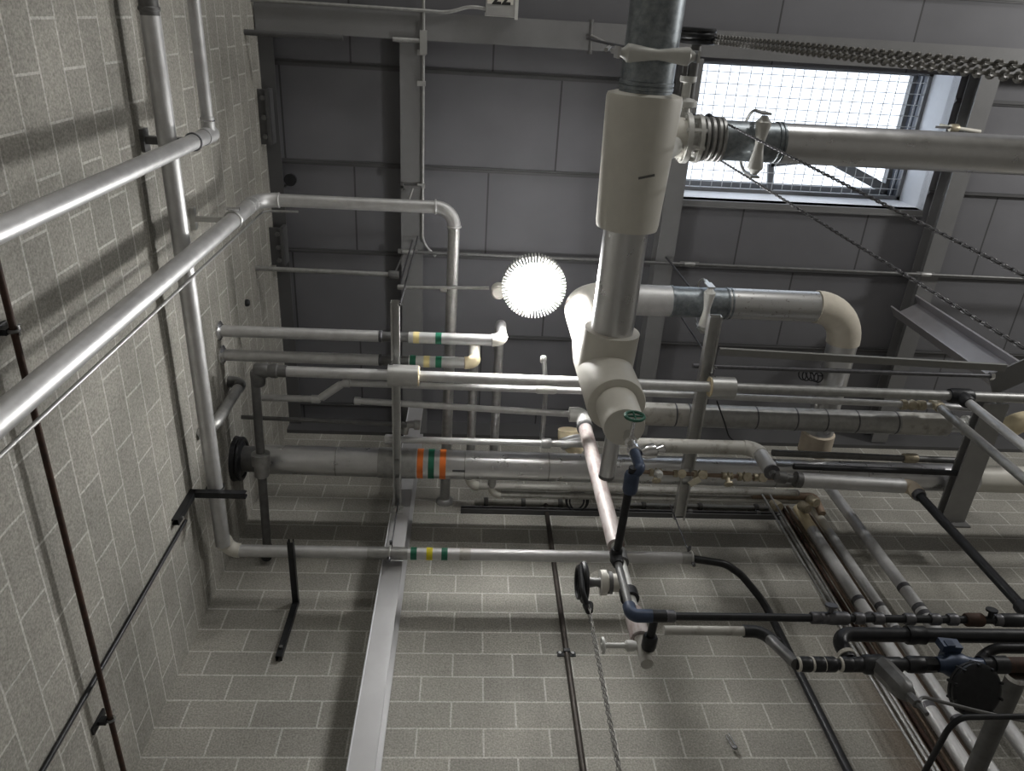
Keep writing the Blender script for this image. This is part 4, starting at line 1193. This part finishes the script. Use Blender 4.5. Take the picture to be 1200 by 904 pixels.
part(root, 'outlet', G().tube([k_(1046), k_(1098)], rk * .95, 0, 18).lathe(k_(1062), X, hexprof(.09, rk * 1.35), 12).lathe(k_(1080), X, hexprof(.07, rk * 1.25), 8), BLACK)
root = thing('blue_regulator', 'blue pressure regulator with a big black disc at lower right', 'regulator', k_(1118))
rc_ = k_(1118)
part(root, 'body', G().lathe(rc_ - X * .09, X, [(0, rk * 1.2), (.03, rk * 1.3), (.06, rk * 1.9), (.12, rk * 1.9), (.16, rk * 1.3), (.2, rk * 1.0), (.26, rk)], 20), BLUE)
dd = (P(1141, 808, z=zt_ - .14) - rc_)
part(root, 'neck', G().sweep([rc_, rc_ + dd * .9], rk * .9, 16), BLUE)
dc = rc_ + dd
dn = V((.1, -.5, -1)).normalized()
rd = size(64, dc) / 2
disc = part(root, 'diaphragm_disc', G().lathe(dc + dn * -.02, dn, [(0, rd * .5), (.0, rd * .93), (.008, rd), (.022, rd), (.024, rd * .96), (.03, rd), (.044, rd), (.05, rd * .93), (.052, rd * .85)], 44), BLACK, 'big black diaphragm disc')
for k in range(10):
    a = k * PI / 5
    u = dn.cross(V((1, 0, 0))).normalized(); w_ = dn.cross(u)
    part(root, 'disc_bolt', G().lathe(dc - dn * .025 + (u * math.cos(a) + w_ * math.sin(a)) * rd * .95, dn, [(0, .008), (.065, .008)], 6), BLACK, None, disc)
part(root, 'top_bracket', G().box(rc_ + V((-.02, -.075, .05)), .05, .018, .03, (1, .1, 0)).box(rc_ + V((-.03, -.05, .04)), .02, .05, .018), BLUE)
root = thing('brown_pipe_end', 'brown pipe with black couplings leaving at the right edge beside the disc', 'pipe', k_(1150))
part(root, 'tube', G().tube([k_(1168), k_(1199) + X * 6], rk * 1.2, 0, 20), RUST)
part(root, 'coupling', G().lathe(k_(1142), X, [(0, rk * .8), (.04, rk * .8), (.04, rk * 1.1), (.09, rk * 1.1), (.09, rk * 1.4), (.16, rk * 1.4), (.16, rk)], 14), BLACK)
part(root, 'return_bend', G().tube([k_(1150) + V((0, 0, .02)), P(1153, 768, z=zt_ + .1), P(1166, 760, z=zt_ + .12), P(1199, 760, z=zt_ + .12) + X * 6], rk * .85, .06, 16), BLACK)
# thick black pipe above, tee down
zk = zx + .03
a = P(978, 747, z=zk); b = V((10.4, P(1199, 746, z=zk).y, zk)); a.y = b.y
root = thing('thick_black_pipe', 'thick black iron pipe with elbow above the trap line at lower right', 'pipe', a)
rkk = size(17, a) / 2
s_ = k_(975); s_ = V((a.x, yt_, zt_ + .03))
part(root, 'tube', G().tube([s_, a + V((0, 0, 0)), b], rkk, .09, 22), BLACK)
part(root, 'collar', G().lathe(onx(a, b, 1062), X, [(0, rkk), (.0, rkk * 1.3), (.03, rkk * 1.35), (.05, rkk * 1.2), (.09, rkk * 1.3), (.09, rkk)], 14), BLACK)
part(root, 'thread_seal', G().lathe(s_ + V((0, (a.y - s_.y) * .12, (a.z - s_.z) * .12)), (a - s_), [(0, rkk), (0, rkk * 1.18), (.02, rkk * 1.18), (.02, rkk)], 18), PVC, 'white thread seal ring')
# capillary, hose bracket and grey leg at the corner
zq = zt_ - .35
solo('bent_black_tube', G().tube([P(1199, 839, z=zq) + X * .3, P(1126, 841, z=zq), P(1112, 853, z=zq), P(1084, 904, z=zq - .0), P(1070, 930, z=zq)], size(7, P(1126, 841, z=zq)) / 2, .05, 14), BLACK, 'bent thin black tube at the bottom right corner', 'pipe', P(1126, 841, z=zq))
solo('capillary_tube', G().tube([so + sd * .36, P(1075, 815, z=zt_ - .25), P(1100, 822, z=zt_ - .3), P(1150, 835, z=zt_ - .3), P(1199, 850, z=zt_ - .3) + X * .1], .008, .1, 8), IRON, 'thin capillary tube passing under the black disc', 'tube', P(1150, 835, z=zt_ - .3))
a, b = P(1192, 792, z=zt_ - .02), P(1168, 846, z=zt_ - .02)
root = thing('grey_leg_pipe', 'grey pipe leg slanting below the brown pipe at right edge', 'pipe', a)
part(root, 'tube', G().tube([a, b + (b - a) * 1.2], size(22, a) / 2, 0, 22), IRON)
part(root, 'rim', G().lathe(a, (b - a), [(-.012, size(18, a) / 2), (-.01, size(24, a) / 2), (.015, size(24, a) / 2), (.02, size(22, a) / 2)], 22), CHROME)

# ================================================================== RISERS ON THE FRONT WALL
def riser(name, label, top, bot, y, dpx, m, group=None, bands=(), topm=None, cat='pipe', z0=0.0):
    t_ = P(*top, y=y); b_ = P(*bot, y=y)
    x = (t_.x + b_.x) / 2
    r = size(dpx, P(*lerp2(top, bot, .5), y=y)) / 2
    root = thing(name, label, cat, V((x, y, z0)), group)
    zt2 = t_.z
    if topm:
        part(root, 'canvas_top', G().tube([V((x, y, zt2)), V((x, y, zt2 - .32))], r * 1.02, 0, 20), topm); zt2 -= .3
    part(root, 'tube', G().tube([V((x, y, z0)), V((x, y, zt2))], r, 0, 20), m)
    for i, py in enumerate(bands):
        zz_ = P(lerp2(top, bot, (py - top[1]) / (bot[1] - top[1]))[0], py, y=y).z
        part(root, 'jacket_band', G().lathe(V((x, y, zz_)), (0, 0, 1), [(-.02, r), (-.02, r * 1.05), (.02, r * 1.05), (.02, r)], 20), RODM)
    return root, x, zt2, r


def lerp2(a, b, t): return (a[0] + (b[0] - a[0]) * t, a[1] + (b[1] - a[1]) * t)


riser('wall_riser', 'left silver riser with tan top in the bundle on the front wall', (937, 596), (1105, 860), 3.83, 15, ALU, 'silver risers in the bundle', (705, 725, 830), CREAM)
riser('wall_riser', 'right silver riser with pale top in the bundle on the front wall', (952, 598), (1136, 860), 3.85, 12, ALU, 'silver risers in the bundle', (712, 740, 845), PVC)
riser('wall_riser', 'shadowed jacketed riser right of the pipe bundle with dark bands', (975, 570), (1178, 858), 3.80, 15, ALU, None, (690, 714, 722), None)
for i, (tp, bt, d, m, lab) in enumerate((
        ((905, 583), (1060, 860), 4, ALUD, 'thin pale conduit at the left side of the riser bundle'),
        ((912, 590), (1067, 860), 5, COPPER, 'brown copper tube, leftmost in the riser bundle'),
        ((920, 592), (1075, 860), 5, RUST, 'rusty tube between two brown tubes in the riser bundle'),
        ((928, 594), (1083, 860), 5, COPPER, 'brown copper tube beside the left silver riser'),
        ((944, 600), (1122, 860), 5, COPPER, 'dull thin tube between the two silver risers'))):
    riser('thin_riser', lab, tp, bt, FRONT - .035, d, m, None, (), None, 'tube')
for y_, tp, bt, lab in ((3.72, (899, 580), (1051, 860), 'thin bright rod left of the riser bundle, outer one'), (3.70, (908, 580), (1064, 860), 'thin bright rod left of the riser bundle, inner one')):
    riser('thin_rod', lab, tp, bt, y_, 3, ALUD, 'thin rods beside the riser bundle', (), None, 'rod')
# header elbows at the bundle top
zh = P(930, 583, y=3.75).z
a = P(880, 579, y=3.75)
root = thing('bundle_header', 'dull header pipe with brass fittings over the riser bundle', 'pipe', a)
a.z = zh + .02; b = P(955, 583, y=3.75); b.z = a.z
part(root, 'tube', G().tube([a, b, V((b.x, b.y + .05, b.z - .2))], size(9, a) / 2, .05, 16), COPPER)
for px, py in ((905, 590), (938, 592), (948, 585)):
    p = P(px, py, y=3.74)
    part(root, 'fitting', G().lathe(p, (.3, -.2, -1), hexprof(.1, size(12, p) / 2), 12), BRASS)
part(root, 'cross_fitting', G().lathe(P(920, 580, y=3.75), X, hexprof(.12, size(13, a) / 2), 10), IRON)

# conduit on the front wall, with strap
xw = P(664, 764, y=3.93).x
solo('front_conduit', G().sweep([V((xw, 3.935, 0)), V((xw, 3.935, P(642, 590, y=3.935).z))], size(7, P(664, 764, y=3.93)) / 2, 12), BROWN, 'dark brown conduit running up the front wall right of the column', 'conduit', (xw, 3.93, 0))
zs_ = P(664, 764, y=3.93).z
root = thing('conduit_strap', 'black bolted strap holding the brown conduit on the front wall', 'clamp', V((xw, FRONT, zs_)))
part(root, 'plate', G().bx(xw - .065, xw + .065, FRONT - .008, FRONT, zs_ - .02, zs_ + .02).box((xw, FRONT - .04, zs_), .022, .006, .014), BLACK)
for s_ in (-1, 1):
    part(root, 'bolt', G().lathe(V((xw + s_ * .045, FRONT - .008, zs_)), (0, -1, 0), [(0, .012), (.01, .012)], 6), CHROME)

# conduits running along the top of the front wall
for (y_px, d, m, lab, pxs) in ((592, 5, ALUD, 'upper thin conduit along the front wall behind the drip leg', (735, 900)), (598, 4, ALUD, 'lower thin conduit along the front wall behind the drip leg', (705, 905)), (588, 7, PVCD, 'pale stained pipe along the front wall under the thick banded pipe', (556, 665))):
    a, b = P(pxs[0], y_px, y=3.93), P(pxs[1], y_px + 4, y=3.93); b.z = a.z
    root = thing('ledge_conduit', lab, 'conduit', a)
    part(root, 'tube', G().tube([a, b], size(d, a) / 2, 0, 12), m)
    for t_ in (.1, .5, .9):
        part(root, 'strap', G().lathe(lerp(a, b, t_), X, hexprof(.04, size(d + 4, a) / 2), 10), IRON)
a, b = P(540, 598, y=3.9), P(920, 604, y=3.9)
solo('wall_rail', G().prism((a.x, 3.93, a.z + .05), (b.x, 3.93, a.z + .05), chan(.05, .05), (0, 0, 1)), DARKP, 'dark rail fixed along the front wall behind the pipes', 'rail')
c = P(676, 588, y=3.85)
solo('cable_coil', G().ring(c, (0, -.5, -1), .09, .008, 28, 6).ring(c + V((.02, 0, .01)), (.1, -.5, -1), .085, .008, 28, 6).ring(c + V((-.015, 0, .015)), (-.1, -.4, -1), .08, .008, 28, 6), BLACK, 'black cable coil tucked behind the scuffed drop pipe', 'cable')
# lone wall anchor
c = P(858, 872, y=FRONT - .015)
root = thing('wall_anchor', 'small metal beam clip on the front wall at bottom right of centre', 'clip', V((c.x, FRONT, c.z)))
part(root, 'clip', G().tube([c + V((-.02, 0, .06)), c + V((-.012, -.02, -.05)), c + V((.014, -.02, -.05)), c + V((.0, 0, .07))], .006, .012, 8), IRON)
part(root, 'screw', G().lathe(V((c.x, FRONT, c.z - .04)), (0, -1, 0), [(0, .011), (.04, .011)], 6), CHROME)

# ================================================================== CEILING CONDUITS AND SMALL ITEMS
a, b = P(470, 295, z=BEAMZ - .03), P(1199, 327, z=BEAMZ - .03)
root = thing('long_ceiling_conduit', 'long thin dark conduit running under the roof beams across the picture', 'conduit', a)
b2_ = a + (b - a) * 1.3
part(root, 'tube', G().sweep([a, b2_], .016, 12), IRON)
for px in (478, 808, 1085):
    p = onx(a, b2_, px)
    part(root, 'strap', G().box(p + V((0, 0, .012)), .09, .02, .012).lathe(p - X * .05, X, hexprof(.1, .022), 10), ALUD)
a, b = P(312, 315, z=7.9), P(462, 322, z=7.9)
a.x = LEFT
root = thing('short_ceiling_conduit', 'short grey conduit from the left wall to the left roof beam', 'conduit', a)
part(root, 'tube', G().tube([a, b], .021, 0, 12), ALUD)
part(root, 'end_box', G().lathe(b - X * .05, X, hexprof(.09, .036), 12).sweep([b, V((b.x + .02, b.y, BEAMZ - .002))], .008, 8), IRON)
# conduit along the left beam
xb_ = -.425
z_ = BEAMZ - .022
root = thing('beam_conduit', 'thin conduit clipped along the left roof beam', 'conduit', V((xb_, 1, z_)))
yq = P(496, 285, z=z_).y
part(root, 'tube', G().tube([V((xb_, -2, z_)), V((xb_, yq, z_)), V((xb_ + .12, yq + .12, z_))], .0135, .08, 12), ALUD)
for py in (62, 98, 218):
    y = P(496, py, z=z_).y
    part(root, 'clip', G().bx(xb_ - .05, xb_ + .02, y - .02, y + .02, z_ - .018, z_ + .018), ALUD)
yc = P(496, 48, z=z_).y
obd = part(root, 'outlet_body', G().bx(xb_ - .028, xb_ + .028, yc - .08, yc + .1, z_ - .03, z_ + .03), BOXG)
part(root, 'side_nipple', G().tube([V((xb_, yc, z_)), V((xb_ - .25, yc, z_ - .005))], .018, 0, 12), ALUD, None, obd)
# small bracket pair halfway along the beam
q = P(482, 219, z=BEAMZ - .03)
root = thing('beam_clip', 'small beam clip with loose rod on the left roof beam', 'clip', q)
part(root, 'jaw', G().box(q, .09, .012, .03).box(q + V((-.08, 0, 0)), .012, .03, .03), IRON)
part(root, 'rod', G().sweep([q + V((.02, 0, -.02)), q + V((-.02, .12, -.1))], .007, 8), ALUD)
# left ceiling pipe
a, b = P(275, 37, z=8.2), P(402, 47, z=8.2)
a.x = LEFT; b.y = a.y
solo('dark_ceiling_pipe', G().tube([a, b], .022, 0, 12), DARKP, 'dark thin pipe from the left wall under the cross beam', 'pipe', a)
# top conduit and numbered box
z_ = BEAMZ - .03
bx0 = P(588, 4, z=BEAMZ - .1)
root = thing('numbered_box', 'grey metal box marked 22 at the top edge', 'box', bx0 + V((0, 0, .05)))
hw_ = size(18.5, bx0)
y1_ = P(588, 19, z=BEAMZ - .13).y
part(root, 'body', G().bx(bx0.x - hw_, bx0.x + hw_, y1_ - .34, y1_, BEAMZ - .13, BEAMZ - .005), BOXG)
part(root, 'lip', G().bx(bx0.x - hw_ - .006, bx0.x + hw_ + .006, y1_ - .02, y1_ + .006, BEAMZ - .04, BEAMZ - .02).bx(bx0.x + hw_ - .02, bx0.x + hw_ + .006, y1_ - .34, y1_ + .02, BEAMZ - .136, BEAMZ - .128), LAMPG)
part(root, 'number_plate', G().bx(bx0.x - .115, bx0.x + .09, y1_ - .28, y1_ - .085, BEAMZ - .132, BEAMZ - .1295), PVC)
cu = bpy.data.curves.new('digits', 'FONT'); cu.body = '22'; cu.size = .15; cu.align_x = 'CENTER'; cu.extrude = .001; cu.offset = .004
to = bpy.data.objects.new('digits_src', cu); COL.objects.link(to)
bpy.context.view_layer.update()
me = bpy.data.meshes.new_from_object(to.evaluated_get(bpy.context.evaluated_depsgraph_get()))
bpy.data.objects.remove(to)
me.materials.clear(); me.materials.append(INK)
base_y = P(580, 4.5, z=BEAMZ - .133).y
xm_ = P(587.5, 3, z=BEAMZ - .133).x
me.transform(Matrix.Translation(V((xm_, base_y, BEAMZ - .1335)) - V(root.location)) @ Matrix.Rotation(PI, 4, 'X'))
o = bpy.data.objects.new('digits', me); COL.objects.link(o); o.parent = root; o['label'] = 'black digits'
solo('top_conduit', G().tube([P(290, -1, z=z_) - X * .5, P(490, 12, z=z_), P(520, 14.5, z=z_), P(532, 13, z=z_), P(548, 8, z=z_), P(560, 8.5, z=z_), P(571, 11, z=z_)], .0145, .04, 12), ALUD, 'thin wavy conduit entering the numbered box at the top edge', 'conduit', P(490, 12, z=z_))
# angle clips at the left wall head
for i, (pa, pb_, lab) in enumerate((((311, 105), (316, 170), 'upper steel clip at the head of the left wall'), ((326, 268), (334, 312), 'lower steel clip at the head of the left wall'))):
    p, q = P(*pa, z=8.4), P(*pb_, z=8.4)
    x = (p.x + q.x) / 2
    root = thing('wall_head_clip', lab, 'bracket', V((x, p.y, 8.4)), 'steel clips at the left wall head')
    part(root, 'angle', G().bx(LEFT, x + .02, p.y, q.y, 8.42, 8.435).bx(x - .01, x + .02, p.y, q.y, 8.40, 8.56), DARKP)
    for t_ in (.15, .5, .85):
        part(root, 'bolt', G().lathe(V((x - .03, lerp2((p.y, 0), (q.y, 0), t_)[0], 8.42)), (0, 0, -1), [(0, .022), (.03, .022)], 6), IRON)
q = P(338, 213, z=8.55)
root = thing('round_ceiling_fitting', 'small round dark fitting with a rod on the ceiling above the silver run', 'fitting', q)
part(root, 'disc', G().lathe(V((q.x, q.y, ROOF - .1)), (0, 0, 1), [(0, .03), (.0, .055), (.03, .055), (.03, .02), (.1, .02)], 18), BLACK)
part(root, 'rod', G().sweep([V((q.x, q.y, ROOF - .08)), V((q.x - .09, q.y + .1, ROOF - .06))], .009, 8), IRON)
# lone fitting right of the skylight
q = P(1118, 150, z=BEAMZ)
root = thing('capped_stub', 'small white capped stub on the ceiling right of the skylight', 'fitting', q)
part(root, 'stub', G().sweep([q + V((.02, 0, 0)), q + V((.25, .02, .0))], .016, 12), PVC)
part(root, 'body', G().lathe(q - V((.04, 0, 0)), X, hexprof(.08, .035), 12).sweep([q, V((q.x, q.y, ROOF - .002))], .012, 8), BRASS)
part(root, 'lever', G().box(q - V((.1, 0, .0)), .07, .01, .006), IRON)
# hook hanger left of the galvanised pipe
a, b = P(693, 26, z=BEAMZ - .2), P(691, 60, z=BEAMZ - .2)
root = thing('tee_hook', 'thin T shaped hook left of the galvanised pipe at the top', 'hook', a)
m_ = lerp(a, b, .45)
part(root, 'crossbar', G().sweep([a, b], .014, 10).lathe(a, (a - b), [(0, .02), (.02, .02)], 8).lathe(b, (b - a), [(0, .02), (.02, .02)], 8), IRON)
part(root, 'arm', G().tube([m_, P(716, 53, z=BEAMZ - .35), mc + V((-rG - .08, 0, .1))], .012, .04, 10), ALUD)
part(root, 'ceiling_rod', G().sweep([m_, V((m_.x, m_.y, ROOF - .002))], .01, 8), IRON)
# loose wire behind the middle rack
solo('loose_wire', G().tube([P(840, 470, z=RACK + .05), P(849, 495, z=RACK + .02), P(854, 512, z=RACK - .02), P(864, 520, z=RACK - .05)], .006, .03, 8), BLACK, 'thin loose black wire right of the middle rack channel', 'wire')
c = P(950, 440, z=ZH - .05)
root = thing('wire_coil', 'small coil of dark wire beside the leg of the upper header pipe', 'wire', c)
g = G()
for k in range(5):
    g.ring(c + V((-.07 + .035 * k, .004 * k, 0)), (1, .3 * math.sin(k * 2), .4), .042, .005, 20, 6)
part(root, 'loops', g, BLACK)
part(root, 'tail', G().tube([c + V((.06, 0, 0)), c + V((.16, .02, .03)), V((xe - rH * .9, c.y + .03, ZH))], .005, .03, 6), BLACK)
# tan end showing at the far right behind the rack beam
c = P(1192, 497, z=RACK + .2)
solo('canvas_elbow', G().tube([c + V((-.0, .05, .05)), c + V((.02, -.02, 0)), c + V((.25, -.05, 0))], .085, .05, 20), CREAM, 'cream canvas elbow behind the rack beam at right edge', 'pipe')

# ================================================================== LIGHT
w = bpy.data.worlds.new('overcast_sky'); C.world = w; w.use_nodes = True
bg = w.node_tree.nodes['Background']
bg.inputs[0].default_value = (.86, .92, 1.0, 1); bg.inputs[1].default_value = 1.6
# unseen fill lamps, added as ambient, behind and to the right of the camera
for n, (x, y, z), e in (('fill_aisle', (3.2, -3.4, 6.9), 105), ('fill_far', (7.2, -.6, 6.9), 190), ('fill_back', (0.4, -4.6, 6.9), 85)):
    l = bpy.data.lights.new(n, 'POINT'); l.energy = e; l.shadow_soft_size = .22; l.color = (1, .985, .95)
    o = bpy.data.objects.new(n, l); o.location = (x, y, z); COL.objects.link(o)

cam = bpy.data.cameras.new('camera'); co = bpy.data.objects.new('camera', cam); COL.objects.link(co)
cam.sensor_width = 36; cam.lens = FPX / 1200 * 36; cam.clip_start = .02
co.matrix_world = Matrix.Translation(EYE) @ ROT.to_4x4()
C.camera = co
C.view_settings.view_transform = 'Standard'; C.view_settings.look = 'None'
C.view_settings.gamma = 1; C.view_settings.exposure = 0.74
try: C.view_settings.use_curve_mapping = False
except Exception: pass
